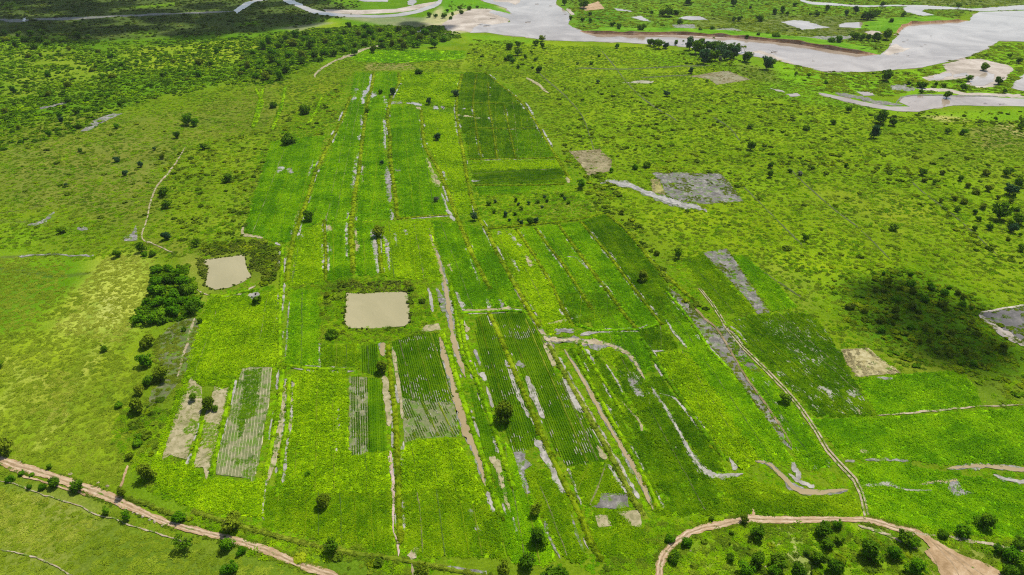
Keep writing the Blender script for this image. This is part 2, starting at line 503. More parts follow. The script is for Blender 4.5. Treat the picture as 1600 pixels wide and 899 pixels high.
paint([(1040, 870), (1080, 840), (1200, 818), (1350, 815), (1440, 845), (1460, 880), (1500, 920), (1030, 920)], (.150, .225, .012), 3)
paint([(1205, 820), (1240, 825), (1255, 870), (1290, 905), (1240, 905), (1215, 850)], (.290, .270, .150), 3, .85)
paint([(1085, 860), (1150, 845), (1160, 880), (1110, 899), (1060, 899)], (.185, .210, .040), 3, .7)
paint([(1340, 815), (1400, 832), (1440, 860), (1430, 870), (1380, 850)], (.300, .260, .160), 2.5, .7)
paint([(1455, 840), (1520, 850), (1570, 890), (1530, 880), (1470, 855)], (.250, .240, .085), 2.5, .8)
paint([(1440, 870), (1470, 885), (1480, 910), (1440, 910)], (.230, .220, .075), 2.5, .8)
paint([(690, 10), (790, 10), (800, 24), (760, 24), (735, 50), (690, 55), (650, 40)], (.330, .290, .235), 6, .9)
paint([(650, 36), (690, 42), (700, 62), (655, 58)], (.110, .105, .085), 5, .9)  # grey mud, darkened in colour for the shadow on it
paint([(690, 0), (750, 0), (800, 20), (795, 24), (760, 14), (720, 14), (690, 25)], (.095, .215, .012), 5, .95)
paint([(720, 52), (800, 58), (850, 66), (800, 72), (735, 66)], (.125, .215, .012), 5, .8)
paint([(540, 82), (575, 78), (725, 80), (722, 92), (620, 100), (560, 97)], (.090, .210, .006), 5, .9)
paint([(575, 100), (640, 98), (650, 109), (570, 110)], (.21, .17, .09), 4, .8)
paint([(655, 92), (725, 92), (722, 108), (650, 106)], (.165, .205, .02), 4, .8)
for i, ln in enumerate([[(0, 545), (60, 520), (120, 480)], [(60, 700), (110, 620), (160, 540)], [(100, 640), (125, 560), (150, 470)], [(30, 590), (0, 640)], [(140, 690), (175, 590), (205, 500)], [(0, 560), (35, 580), (70, 600)]]):
    stroke(ln, PALEG if i % 2 else (.10, .165, .012), 2.4, .6)
for ln in [[(0, 345), (45, 347), (75, 352)], [(85, 398), (25, 401), (0, 403)], [(0, 333), (40, 328), (60, 322)], [(0, 420), (90, 432), (140, 428)]]:
    stroke(ln, (.075, .075, .04), 1.6, .8)
rz = fbm(GP, 45, 31)[:, None]
cover *= np.array([.89, 1.0, .6]) * (.80 + .40 * rz)
wobble = (fbm(GP, 18, 41) - .5)[:, None]
cover *= 1 + wobble * np.array([.45, .18, .35])

nx, ny = len(xs), len(ys)
gv = np.concatenate([GP, np.zeros((len(GP), 1))], 1)
idx = np.arange(nx * ny).reshape(ny, nx)
gf = np.stack([idx[:-1, :-1], idx[:-1, 1:], idx[1:, 1:], idx[1:, :-1]], -1).reshape(-1, 4)
me = bpy.data.meshes.new('ground')
me.vertices.add(len(gv)); me.vertices.foreach_set('co', gv.astype(np.float32).ravel())
me.loops.add(gf.size); me.loops.foreach_set('vertex_index', gf.astype(np.int32).ravel())
me.polygons.add(len(gf))
me.polygons.foreach_set('loop_start', (np.arange(len(gf)) * 4).astype(np.int32))
me.polygons.foreach_set('loop_total', np.full(len(gf), 4, np.int32))
at = me.attributes.new('cover', 'FLOAT_COLOR', 'POINT')
at.data.foreach_set('color', np.concatenate([cover, np.ones((len(cover), 1))], 1).astype(np.float32).ravel())
me.update()


def ground_mat():
    m, nt, b, pos = new_mat('flood_plain_grass', .95, .0)
    a = nt.nodes.new('ShaderNodeAttribute'); a.attribute_name = 'cover'
    n1 = noise(nt, pos, .16, 4, .6)
    n2 = noise(nt, pos, 1.25, 4, .75)
    n3 = noise(nt, pos, .04, 3, .6, .8)
    f = math_n(nt, 'ADD', math_n(nt, 'MULTIPLY', n1, .32), math_n(nt, 'MULTIPLY', n2, .72))
    k = ramp(nt, f, [(.30, (.50, .57, .40)), (.52, (.97, .98, .9)), (.74, (1.55, 1.42, 1.7))])
    c = mixc(nt, 1.0, a.outputs['Color'], k, 'MULTIPLY')
    dry = ramp(nt, n3, [(.52, (1, 1, 1)), (.76, (1.22, 1.08, 1.4))])
    c = mixc(nt, 1.0, c, dry, 'MULTIPLY')
    nt.links.new(c, b.inputs['Base Color'])
    bump(nt, b, n2, .9, .45)
    return m


me.materials.append(ground_mat())
ground = bpy.data.objects.new('ground', me)
COL.objects.link(ground)
tag(ground, 'wide green flood plain of grass, scrub and fallow land', 'ground', None, 'structure')

# ------------------------------------------------------------------ sheets: river, ponds, mud, roads (each its own layer height)
DRAINM = earth('drain_soil', [(.030, .045, .008), (.055, .075, .012), (.100, .110, .035)], .4)
WET = []          # outlines that no crop grows on
LAYER = {'plot': .02, 'mud': .10, 'water': .16, 'road': .20, 'sand': .06}
_n = {k: 0 for k in LAYER}


def sheet(name, pts, mat, layer, label=None, cat=None, step=None, amp=None, world=False, mask=True, kind='structure', parent=None):
    poly = np.asarray(pts, float) if world else W(pts)
    size = np.ptp(poly, 0).max()
    far = np.hypot(*poly.mean(0))
    step = step or max(.5, far / 420.0)
    amp = amp if amp is not None else step * .45
    r = ragged(poly, step, amp, len(WET) * 7 + 3)
    _n[layer] += 1
    z = LAYER[layer] + .0004 * _n[layer]
    o = mesh_obj(name, [(x, y, z) for x, y in r], [list(range(len(r)))], mat, parent)
    if mask: WET.append((r, .27 if layer == 'mud' and far < 620 and size < 90 else 0.0))
    if label and '|' in label: later(o, label, poly.mean(0), cat, None, kind)
    else: tag(o, label, cat, None, kind)
    return o


def smooth_line(pts, wid, m=10, taper=True, seed=0):
    """round a surveyed line off and let its width breathe and run out at the ends"""
    p = np.asarray(pts, float)
    w = np.broadcast_to(np.asarray(wid, float), (len(p),))
    q = np.concatenate([[2 * p[0] - p[1]], p, [2 * p[-1] - p[-2]]])
    P, T = [], []
    for k in range(len(p) - 1):
        for t in np.arange(m) / m:
            a, b_, c, d = q[k:k + 4]
            P.append(.5 * (2 * b_ + (c - a) * t + (2 * a - 5 * b_ + 4 * c - d) * t * t + (3 * b_ - a - 3 * c + d) * t ** 3))
            T.append(k + t)
    P.append(p[-1]); T.append(len(p) - 1)
    P, T = np.array(P), np.array(T)
    ww = np.interp(T, np.arange(len(p)), w)
    g = np.stack([T * 2.3 + seed * 13.7, np.full(len(T), seed * 3.1)], 1)
    if taper:
        ww = ww * (.50 + .62 * vnoise(g, 1.0, seed) + .40 * vnoise(g * 3.1, 1.0, seed + 1))
        e = np.minimum(T, len(p) - 1 - T) / max(.10, .07 * (len(p) - 1))
        ww = ww * np.clip(.25 + e, 0, 1)
        side = np.gradient(P, axis=0)
        side = np.stack([-side[:, 1], side[:, 0]], 1) / np.maximum(np.hypot(*side.T), 1e-6)[:, None]
        P = P + side * ((vnoise(g * 2.3, 1.0, seed + 2) - .5) * .5 * ww)[:, None]
    else:
        ww = ww * (.85 + .3 * vnoise(g, 1.0, seed))
    return P, ww


def band(pts, wid):
    """outline of a ribbon along a line; widths in survey pixels across the line"""
    p = np.asarray(pts, float)
    w = np.broadcast_to(np.asarray(wid, float), (len(p),)) / 2
    d = np.gradient(p, axis=0)
    n = np.stack([-d[:, 1], d[:, 0]], 1) / np.maximum(np.hypot(*d.T), 1e-6)[:, None]
    return np.concatenate([p + n * w[:, None], (p - n * w[:, None])[::-1]])


ROADS = []


def ribbon(name, pts, wid, mat, layer, label, cat, amp=None, kind='structure', mask=True):
    pts, wid = smooth_line(pts, wid, 10, name not in ('earth_road', 'river'), len(WET))
    o = sheet(name, band(pts, wid), mat, layer, label, cat, None, amp, False, mask, kind)
    if name == 'earth_road':
        ROADS.append((o, pts, wid))
    return o


SHORE = earth('shore_mud', [(.10, .075, .05), (.20, .155, .11), (.33, .285, .225)], .12, .8, .2, .5)
RIVER = [(745, -12), (756, 3), (775, 8), (792, 14), (801, 23), (788, 20), (770, 16), (764, 20), (795, 30), (797, 35), (770, 39), (752, 37), (738, 45), (735, 52), (760, 51), (785, 55), (820, 58), (850, 63),
         (900, 65), (960, 66), (1010, 69), (1050, 72), (1110, 78), (1170, 87), (1205, 93), (1250, 103), (1285, 112), (1345, 113), (1390, 110), (1440, 106), (1480, 97), (1510, 90), (1545, 75), (1562, 64),
         (1640, 67), (1640, 16), (1600, 17), (1530, 19), (1519, 25), (1516, 33), (1470, 36), (1420, 38), (1411, 43), (1403, 55), (1395, 65), (1389, 74), (1376, 86), (1340, 84), (1290, 76), (1240, 68), (1200, 64),
         (1150, 59), (1100, 56), (1050, 54), (985, 54), (930, 53), (910, 48), (895, 43), (888, 38), (892, 30), (890, 22), (880, 14), (868, 8), (872, -12)]
sheet('shore_mud', RIVER, SHORE, 'sand', 'wet brown mud rim of the broad river', 'mud', 5, 5.5, mask=False)
sheet('river', RIVER, RIVERW, 'water', 'broad silty river sweeping across the plain', 'river', 3, 1.2)
SIDE = [(1280, 145), (1305, 150), (1350, 160), (1390, 167), (1420, 167), (1405, 160), (1412, 152), (1437, 150), (1487, 151), (1550, 152), (1640, 157), (1640, 167), (1540, 166), (1490, 165), (1460, 170), (1435, 175), (1400, 174), (1360, 168), (1320, 159), (1286, 150)]
sheet('shore_mud', SIDE, SHORE, 'sand', 'wet brown mud rim of the side channel', 'mud', 4, 3.5, mask=False)
sheet('river', SIDE,
      RIVERW, 'water', 'side channel of silty water below the main river', 'river', 2, .8)
ribbon('river', [(440, -6), (452, 2), (468, 9), (487, 17), (512, 22), (550, 25), (600, 25.5), (640, 21), (668, 13), (684, 6), (690, -5)], [10, 8, 7, 6, 5, 4, 4, 5, 5, 6, 6], RIVERW, 'water', 'thin pale river bend curling behind the thicket', 'river', 1.5)
ribbon('river', [(368, 19), (378, 12), (388, 6), (405, 1), (430, -3)], [7, 8, 6, 4, 3], RIVERW, 'water', 'short white reach of water in the shaded wood', 'river', 1.2)
ribbon('river', [(1250, 0), (1268, 5), (1300, 7), (1350, 10), (1400, 9), (1450, 10)], [3, 4, 4, 3, 2, 3], RIVERW, 'water', 'narrow back channel on the far bank', 'river', 1.0)
sheet('river', [(1410, 13), (1426, 8), (1470, 10), (1520, 14), (1600, 8), (1640, 8), (1640, 14), (1560, 17), (1530, 18), (1500, 15), (1445, 15), (1440, 18), (1460, 24), (1440, 25), (1415, 19)], RIVERW, 'water', 'looping oxbow water upstream of the river bend', 'river', 2, .8)
for q in ([(1220, 35), (1240, 32), (1262, 33), (1280, 40), (1297, 43), (1270, 46), (1252, 47), (1235, 40)], [(1308, 40), (1320, 36), (1345, 35), (1352, 40), (1345, 44), (1312, 43)], [(985, 27), (1000, 25), (1012, 31), (1018, 34), (1005, 33)],
          [(1060, 29), (1072, 25), (1095, 26), (1106, 31), (1080, 32)], [(960, 13), (985, 17), (990, 19), (965, 17)], [(1450, 124), (1462, 118), (1485, 114), (1489, 118), (1470, 124), (1455, 126)],
          [(1514, 130), (1520, 122), (1542, 113), (1554, 117), (1552, 127), (1535, 135), (1518, 134)], [(1490, 117), (1512, 113), (1514, 118), (1492, 122)], [(1580, 138), (1592, 124), (1604, 108), (1640, 110), (1640, 146), (1600, 143)],
          [(1205, 138), (1222, 142), (1226, 145), (1212, 143)], [(1229, 147), (1245, 146), (1253, 150), (1235, 151)], [(1340, 144), (1358, 144), (1368, 150), (1350, 150)], [(636, 3), (645, -2), (652, 3), (645, 9), (638, 8)], [(550, -2), (605, -3), (606, 3), (570, 3)], [(35, 30), (40, 27), (41, 34), (37, 34)],
          [(650, 50), (660, 44), (661, 48), (654, 52)]):
    sheet('pool', q, RIVERW, 'water', 'shallow pale|pool', 'pool', 1.6, 2.0)
# mud and sand beside the rivers
sheet('sand_spit', [(1380, 85), (1392, 72), (1400, 69), (1412, 76), (1424, 75), (1412, 81), (1398, 84), (1388, 87)], SAND, 'road', 'white sand spit at the river fork', 'sand', 1.5, .6)
sheet('sand_bar', [(768, -4), (815, -3), (812, 4), (806, 8), (795, 4), (772, 3)], SAND, 'road', 'grey sand bar between two river arms', 'sand', 1.5, .8)
sheet('mud_flat', [(1472, 101), (1500, 94), (1532, 92), (1575, 102), (1584, 108), (1570, 125), (1555, 136), (1528, 138), (1510, 132), (1513, 122), (1487, 125), (1450, 127), (1440, 121), (1480, 112)], SAND, 'sand', 'pale mud flat with white pools inside the bend', 'mud flat', 2, 1.2)
sheet('mud_flat', [(690, 38), (710, 24), (740, 14), (765, 14), (798, 25), (794, 36), (760, 42), (737, 52), (720, 48), (700, 50)], SAND, 'sand', 'sandy shore littered with driftwood by the wide water', 'sand', 2, 1.2)
sheet('sand_bank', [(505, 15), (560, 16), (620, 14), (660, 6), (685, 2), (668, 12), (630, 19), (560, 23), (510, 20)], SAND, 'sand', 'sandy inner bank of the thin river bend', 'sand', 2, 1.0)
ribbon('sand_bank', [(885, 14), (892, 20), (895, 24)], [3, 5, 4], SAND, 'road', 'sandy cut bank below the far shore trees', 'sand', .8)
ribbon('sand_bank', [(990, 54.5), (1050, 54.5), (1100, 57), (1150, 60)], [1.5, 3, 3, 1.5], SAND, 'road', 'pale sand strip under the far river bank', 'sand', .8)
ribbon('sand_bank', [(1170, 83), (1185, 82), (1200, 86), (1215, 92), (1240, 100)], [1, 4, 3.5, 4, 2], SAND, 'road', 'white sand edge beside the riverside grove', 'sand', .8)
ribbon('sand_bank', [(1430, 138), (1470, 141), (1510, 147), (1560, 148), (1600, 152)], [4, 4, 5, 5, 5], SAND, 'sand', 'pale strand along the side channel', 'sand', .8)
ribbon('sand_bank', [(1305, 146), (1340, 152), (1370, 160), (1410, 164)], [5, 5, 5, 3], MUDD, 'mud', 'dark mud edge of the side channel', 'mud', .8)
ribbon('sand_bank', [(1400, 162), (1410, 152), (1440, 149), (1500, 150), (1560, 151)], [2, 2.5, 2, 2, 2], MUDD, 'road', 'thin dark mud rim of the side channel', 'mud', .6)
ribbon('mud_flat', [(1392, 136), (1410, 137), (1430, 141)], [5, 9, 6], MUD, 'mud', 'grey rubble strip above the side channel', 'mud', 1.0)
sheet('mud_flat', [(1050, 39), (1085, 38), (1087, 45), (1065, 47), (1052, 44)], MUD, 'mud', 'bare grey plot on the far bank', 'mud', 1.5, .8)
sheet('mud_flat', [(1100, 47), (1145, 44), (1160, 48), (1120, 50)], MUD, 'mud', 'dark grey seep on the far bank', 'mud', 1.5, .8)
sheet('mud_flat', [(905, 12), (935, 2), (945, 14), (915, 17)], ROAD, 'mud', 'orange bare plot by the far shore trees', 'earth', 1.5, .8)
ribbon('mud_flat', [(1240, 60), (1300, 60), (1330, 58)], [5, 6, 4], MUD, 'mud', 'grey mud seep behind the far shore hedge', 'mud', 1.0)
sheet('mud_flat', [(1350, 50), (1372, 47), (1380, 53), (1360, 56)], SAND, 'mud', 'pale mud by the far shore bushes', 'mud', 1.5, .8)
ribbon('mud_flat', [(0, 31), (37, 32), (150, 27), (217, 24), (287, 21), (365, 18)], [4, 4, 3, 3, 2.5, 2], MUDD, 'mud', 'long grey creek bed crossing the shaded wood', 'creek', 1.5)
sheet('mud_flat', [(125, 206), (150, 186), (178, 177), (192, 178), (168, 188), (140, 204)], MUD, 'mud', 'grey bare streak in the olive fallow', 'mud', 1.2, .8)
sheet('mud_flat', [(192, 372), (205, 366), (212, 352), (214, 362), (215, 376), (195, 377)], MUD, 'mud', 'grey mud seep above the pale meadow', 'mud', .8, .6)
ribbon('mud_flat', [(86, 332), (75, 341), (62, 348), (40, 354)], [3, 5, 4, 1.5], MUD, 'mud', 'curved grey creek mouth at the west fallow edge', 'mud', .8)
ribbon('mud_flat', [(120, 357), (130, 358), (138, 357)], [3, 6, 3], MUD, 'mud', 'small grey bare spot beside a lone bush', 'mud', .8)
ribbon('mud_flat', [(27, 401), (60, 399), (87, 398), (120, 400), (148, 399)], [4, 2, 2, 2, 4], MUD, 'mud', 'straight grey drain across the west pasture', 'drain', .5)
sheet('mud_flat', [(62, 168), (75, 166), (112, 157), (110, 161), (80, 168), (65, 171)], MUDD, 'mud', 'dark bare streak in the thicket', 'mud', 1.2, .8)
# ponds
sheet('pond', [(315, 407), (330, 405), (359, 402), (382, 398), (384, 415), (388, 425), (393, 433), (378, 443), (357, 450), (336, 453), (321, 447), (321, 435), (326, 420)], PONDW, 'water', 'irregular muddy beige pond beside the dense grove', 'pond', .8, .3)
sheet('pond', [(541, 458), (560, 459.5), (600, 457.5), (637, 456), (639, 475), (641, 504), (632, 510), (600, 513), (575, 514), (545, 513), (538, 504), (540, 480)], PONDW, 'water', 'square muddy beige pond inside grassy banks', 'pond', .8, .22)
# larger bare plots
sheet('mud_plot', [(1018, 270), (1060, 270), (1125, 272), (1135, 280), (1162, 315), (1100, 319), (1065, 315), (1040, 305), (1034, 288)], MUDD, 'mud', 'flooded grey mud field beside the winding creek', 'mud plot', 1.0, .5)
sheet('mud_plot', [(1016, 280), (1030, 281), (1040, 305), (1020, 301)], earth('brown_stubble', [(.14, .13, .03), (.21, .19, .05), (.29, .26, .09)], .5), 'mud', 'small brown stubble plot against the grey mud field', 'plot', 1.0, .4)
sheet('mud_plot', [(890, 237), (937, 234), (955, 250), (955, 267), (920, 275), (907, 257)], earth('straw_stubble', [(.11, .095, .035), (.185, .155, .075), (.28, .24, .125)], .6, weeds=.6), 'mud', 'small straw brown plot north of the orchard', 'plot', 1.0, .5)
sheet('mud_plot', [(1528, 490), (1600, 479), (1640, 474), (1640, 560), (1600, 541), (1575, 526), (1552, 511)], earth('dark_wet_soil', [(.040, .037, .032), (.068, .063, .056), (.115, .105, .092)], .5, .7, .3, .5), 'mud', 'dark flooded mud field beyond the shaded scrub', 'mud plot', 1.0, .5)
ribbon('mud_plot', [(1529, 491), (1552, 509), (1576, 525), (1602, 541)], [3, 9, 10, 7], SAND, 'road', 'pale dried rim of the dark wet field', 'mud')
ribbon('mud_plot', [(1530, 490), (1560, 484), (1602, 478)], [2, 3, 3], SAND, 'road', 'pale upper lip of the dark wet field', 'mud')
sheet('mud_plot', [(1099, 395), (1135, 389), (1145, 402), (1160, 425), (1178, 452), (1202, 488), (1185, 491), (1165, 465), (1145, 443), (1120, 418)], MUDD, 'mud', 'long dark mud strip beside young green plots', 'mud plot', .8, .5)
sheet('mud_plot', [(1313, 547), (1357, 544), (1375, 560), (1407, 583), (1340, 589), (1325, 570)], earth('dry_straw', [(.19, .16, .055), (.30, .26, .12), (.40, .36, .20)], .7, .9, .1, .9, weeds=.66), 'mud', 'square pale straw plot below the shaded scrub', 'plot', .8, .3)
sheet('mud_plot', [(1077, 120), (1110, 114), (1137, 111), (1172, 125), (1120, 133), (1108, 124)], earth('far_fallow', [(.12, .115, .045), (.17, .155, .08), (.22, .20, .12)], .2, weeds=.58), 'mud', 'bare brown plot below the riverside grove', 'plot', 1.2, .8)
sheet('mud_plot', [(972, 130), (1000, 126), (1022, 127), (1018, 131)], earth('far_fallow_b', [(.17, .17, .10), (.24, .23, .15), (.3, .29, .2)], .2), 'mud', 'thin grey fallow strip in the yellow field', 'plot', 1.2, .6)
sheet('mud_plot', [(1040, 448), (1058, 458), (1075, 475), (1098, 497), (1119, 517), (1140, 550), (1162, 588), (1196, 637), (1222, 676), (1238, 704), (1226, 696), (1190, 645), (1160, 602), (1137, 570), (1108, 540), (1080, 500), (1055, 470)], MUDD, 'mud', 'long dark mud strip along the earth ridge', 'mud plot', .7, .5)
sheet('mud_plot', [(1120, 511), (1130, 510), (1140, 520), (1160, 548), (1195, 590), (1180, 586), (1155, 565), (1140, 545)], MUDD, 'mud', 'mud sliver between earth ridge and wheel track', 'mud plot', .6, .4)
sheet('gravel_patch', [(277, 502), (305, 497), (317, 520), (310, 545), (292, 578), (277, 602), (255, 627), (232, 636), (235, 612), (262, 590), (247, 560), (250, 525)], earth('weedy_gravel', [(.050, .075, .012), (.085, .098, .035), (.150, .142, .080)], .8, weeds=.50), 'mud', 'weedy grey gravel slope beside the round trees', 'gravel', .6, .5, mask=False)
# roads and paths
ribbon('earth_road', [(-30, 708), (0, 719), (30, 730), (60, 738), (90, 748), (115, 757), (150, 769), (185, 784), (215, 797), (250, 813), (280, 823), (320, 833), (360, 843), (400, 855), (437, 869), (475, 885), (510, 897), (560, 912)],
       [14, 14, 14, 13, 13, 13, 14, 13, 12, 11, 10, 10, 11, 11, 13, 12, 11, 11], ROAD, 'road', 'orange earth road running past stone heaps', 'road', .35)
ribbon('earth_road', [(1026, 912), (1030, 897), (1032, 880), (1041, 862), (1057, 847), (1075, 835), (1100, 826), (1125, 821), (1150, 815), (1172, 811), (1200, 813), (1250, 813), (1300, 812), (1350, 813), (1375, 818), (1400, 826), (1430, 833)],
       [13, 13, 13, 12, 11, 11, 11, 11, 11, 12, 11, 10, 9, 9, 9, 10, 11], ROAD, 'road', 'pinkish earth road curving round the paddies', 'road', .35)
sheet('earth_road', [(1418, 826), (1435, 829), (1452, 838), (1476, 855), (1500, 868), (1530, 878), (1560, 892), (1570, 910), (1478, 910), (1462, 885), (1450, 872), (1442, 862), (1456, 858), (1440, 844)], ROAD, 'road', 'bare eroded earth slope widening from the road', 'road', .5, .5)
RIDGE = earth('ridge_soil', [(.10, .075, .03), (.17, .125, .06), (.24, .185, .10)], .4, weeds=.56)
PATHS = [([(0, 727), (20, 735), (35, 744), (60, 751), (90, 760), (130, 772), (152, 777)], 3, 'pale footpath beside the long earth road'),
         ([(0, 752), (25, 757), (50, 768), (87, 780), (125, 792), (150, 805), (180, 811), (200, 820), (235, 831), (270, 841), (300, 852)], 1.8, 'winding pale footpath through the lower pasture'),
         ([(0, 860), (37, 867), (75, 879), (100, 892), (118, 903)], 2, 'faint pale path in the lowest pasture corner'),
         ([(200, 728), (194, 745), (188, 765)], 3, 'short pale path down to the earth road'),
         ([(290, 230), (270, 262), (245, 292), (235, 317), (230, 342), (222, 372), (240, 382), (270, 395)], 2.2, 'thin footpath climbing through olive fallow'),
         ([(304, 498), (295, 527), (287, 555), (275, 598)], 3.2, 'washed pale gully in the gravel slope'),
         ([(492, 122), (495, 114), (520, 97), (550, 86), (575, 76), (597, 71)], [2, 3, 3, 4, 3, 2], 'sandy track along the thicket edge'),
         ([(1370, 650), (1418, 646), (1475, 641), (1525, 636), (1600, 633)], 2.2, 'straight pale path above the wide green field'),
         ([(1405, 830), (1440, 836), (1462, 838)], 2, 'thin pale spur off the road fork'),
         ([(1480, 838), (1510, 845), (1545, 851), (1600, 862)], [2, 5, 4, 3], 'pale stony path under the dark hedge'),
         ([(1340, 822), (1375, 832), (1400, 843), (1432, 858)], [3, 4, 3, 2], 'braided pale track between road bushes'),
         ([(1172, 811), (1178, 803), (1175, 795)], [5, 4, 2], 'short earth spur off the curving road'),
         ([(645, 866), (643, 880), (648, 905)], [4, 3, 5], 'pale gully crossing the field headland'),
         ([(1075, 472), (1100, 497), (1122, 517), (1145, 555), (1162, 585), (1198, 635), (1225, 675), (1238, 700)], 3, 'narrow brown earth ridge beside the mud strip'),
         ([(305, 452), (330, 463), (350, 463), (380, 457), (400, 447)], [1, 2, 3, 4, 2], 'bare towpath under the irregular pond bank')]
for pts, w, lab in PATHS:
    ribbon('footpath', pts, w, RIDGE if 'ridge' in lab else ROAD if 'earth' in lab else PALE, 'road', lab, 'path', .25)
RUTM = earth('rut_dust', [(.270, .190, .105), (.360, .268, .168), (.440, .350, .245)], .6, .9, .1, .4)
MIDM = earth('road_crown', [(.150, .110, .050), (.235, .165, .090), (.320, .235, .145)], .7, .9, .1, .6, None, .57)
for o, pts, wid in ROADS:
    e = band(pts, wid)
    n = len(pts)
    l, r = e[:n], e[n:][::-1]
    for f, mm, ww in ((.28, RUTM, .17), (.72, RUTM, .17), (.5, MIDM, .16)):
        c = l * (1 - f) + r * f
        LAYER['rut'] = .21; _n.setdefault('rut', 0)
        sheet('wheel_rut' if mm is RUTM else 'road_crown', band(c, wid * ww * (.6 + .8 * vnoise(c, 14, 3))), mm, 'rut', None, None, None, .22, mask=False, parent=o)
for rl in ([(1452, 842), (1470, 862), (1490, 885), (1500, 905)], [(1462, 850), (1488, 870), (1515, 895), (1525, 906)], [(1480, 862), (1510, 882), (1540, 902)], [(1448, 856), (1458, 872), (1470, 895)]):
    q, w = smooth_line(rl, 1.6, 6, True, int(rl[0][0]))
    sheet('erosion_rill', band(q, w), MIDM, 'rut', None, None, None, .2, mask=False, parent=next(o for o in COL.objects if o.get('label', '').startswith('bare eroded')))
TRK = [(1092, 450), (1112, 475), (1122, 490), (1135, 512), (1162, 545), (1200, 582), (1227, 610), (1250, 637), (1275, 674), (1292, 703), (1312, 726), (1335, 750), (1346, 772), (1354, 806)]
t = empty('wheel_track', (*W([TRK[5]])[0], 0))
tag(t, 'double rut wheel track running down to the road fork', 'track', None, 'structure')
for s in (-1, 1):
    b = band(TRK, 9 * np.linspace(.45, 1, len(TRK)))
    side = b[:len(TRK)] if s > 0 else b[len(TRK):][::-1]
    q = (side * .62 + np.array(TRK) * .38)
    o = sheet('rut', band(q, np.linspace(1.2, 3.2, len(TRK))), PALE, 'road', None, None, None, .12, kind='structure')
    o.parent = t; o.matrix_parent_inverse.identity(); o.location = -t.location
WET.append((W(band(TRK, 8)), 0.0))

for k, ln in enumerate([[(1232, 262), (1255, 285), (1300, 325), (1345, 360), (1390, 405)], [(1112, 182), (1140, 200), (1155, 220)], [(940, 80), (1000, 150), (1060, 190)], [(900, 107), (980, 108), (1060, 104), (1110, 103)], [(1000, 122), (1080, 117)], [(840, 112), (905, 175), (930, 240)], [(1425, 285), (1448, 305), (1500, 345), (1560, 400)], [(1160, 290), (1210, 340), (1260, 390)], [(1185, 420), (1260, 470)]]):
    ribbon('field_drain', ln, 1.7, DRAINM, 'mud', 'thin dark|drain', 'drain', .3)

# ------------------------------------------------------------------ canals, ditches and flooded furrows
C_ = [  # name, line, widths, material, label
    ('canal', [(671, 357), (675, 378), (685, 406), (691, 432), (696, 450), (700, 475), (704, 500), (710, 537), (717, 562), (727, 590)], [1.5, 3, 4, 5, 7, 7, 7, 7, 6, 3], CANALW, 'long brown canal passing east of the square pond'),
    ('canal', [(687, 527), (695, 557), (702, 582), (712, 615), (720, 640), (730, 675), (740, 700), (750, 730), (758, 760)], [6, 8, 9, 11, 12, 11, 8, 6, 4], CANALW, 'wide brown canal splitting the lower paddies'),
    ('canal', [(882, 547), (910, 592), (935, 637), (955, 672), (972, 700), (990, 730), (1007, 765), (1021, 797)], [3, 4, 5, 5, 6, 7, 6, 3], CANALW, 'tan canal between two grassy banks'),
    ('canal', [(800, 430), (805, 450), (825, 485), (850, 525), (857, 534), (875, 570), (905, 617), (925, 650), (937, 676), (960, 717), (980, 757), (998, 802)], [1.5, 2.2, 3, 4, 6, 4, 3, 3, 4, 5, 4, 2], PALE, 'pale sandy channel through the channel junction'),
    ('canal', [(856, 531), (875, 532), (895, 531), (910, 535), (940, 536), (960, 543), (980, 553), (992, 566), (1000, 580), (1008, 594)], [7, 5, 6, 8, 6, 5, 5, 4, 3, 2], PALE, 'curved silty channel arching east of the junction'),
    ('canal', [(1017, 605), (1027, 620), (1042, 642), (1062, 677), (1075, 700), (1087, 720), (1100, 734), (1112, 743), (1132, 745), (1160, 741)], [2, 3, 3, 4, 4, 5, 6, 8, 6, 6], GREYW, 'grey drain feeding a puddle at the strip foot'),
    ('canal', [(1180, 721), (1200, 725), (1220, 743), (1245, 765), (1280, 770), (1325, 766)], [3, 4, 5, 7, 6, 4], CANALW, 'brown ditch bending below the mud ridge'),
    ('canal', [(1345, 760), (1387, 757), (1402, 762), (1417, 766), (1457, 767)], [5, 5, 3, 2, 2], GREYW, 'thin grey ditch east of the wheel track'),
    ('canal', [(1480, 733), (1520, 729), (1550, 729), (1600, 735), (1640, 738)], [4, 7, 6, 5, 5], CANALW, 'brown channel in the wide eastern field'),
    ('canal', [(1552, 742), (1570, 749), (1600, 754), (1640, 757)], [2, 4, 5, 5], GREYW, 'grey overflow below the eastern brown channel'),
    ('canal', [(1437, 757), (1480, 752), (1495, 750)], [2, 4, 4], CANALW, 'short brown inlet beside the eastern mud pool'),
    ('canal', [(609, 705), (612, 737), (615, 780), (614, 815), (616, 832), (622, 848), (623, 870)], [5.5, 5, 4, 2.6, 2.2, 3, 2.5], earth('pink_mud', [(.25, .165, .12), (.33, .23, .18), (.40, .30, .25)], .6, .5, .4), 'pinkish dry ditch down the middle of the rice'),
    ('canal', [(597, 536), (598, 557)], [7, 7.5], CANALW, 'short brown pool above the olive tree'),
    ('canal', [(600, 588), (605, 625), (608, 667)], [9, 9, 7], STRAWMUD, 'broad pale mud lane below the olive tree'),
    ('canal', [(614, 547), (620, 582), (625, 620), (629, 655)], [6, 6, 5, 4], STRAWMUD, 'long pale mud lane beside the flooded rice plot'),
    ('canal', [(938, 287), (952, 284), (970, 288), (986, 291), (1000, 298), (1027, 308), (1050, 315), (1065, 320), (1087, 324), (1098, 328)], [2, 4, 7, 6, 5, 6, 8, 6, 6, 4], GREYW, 'winding silvery creek beneath the grey mud field'),
    ('canal', [(1100, 327), (1105, 332)], [3, 2], MUD, 'silt fan at the silvery creek end'),
]
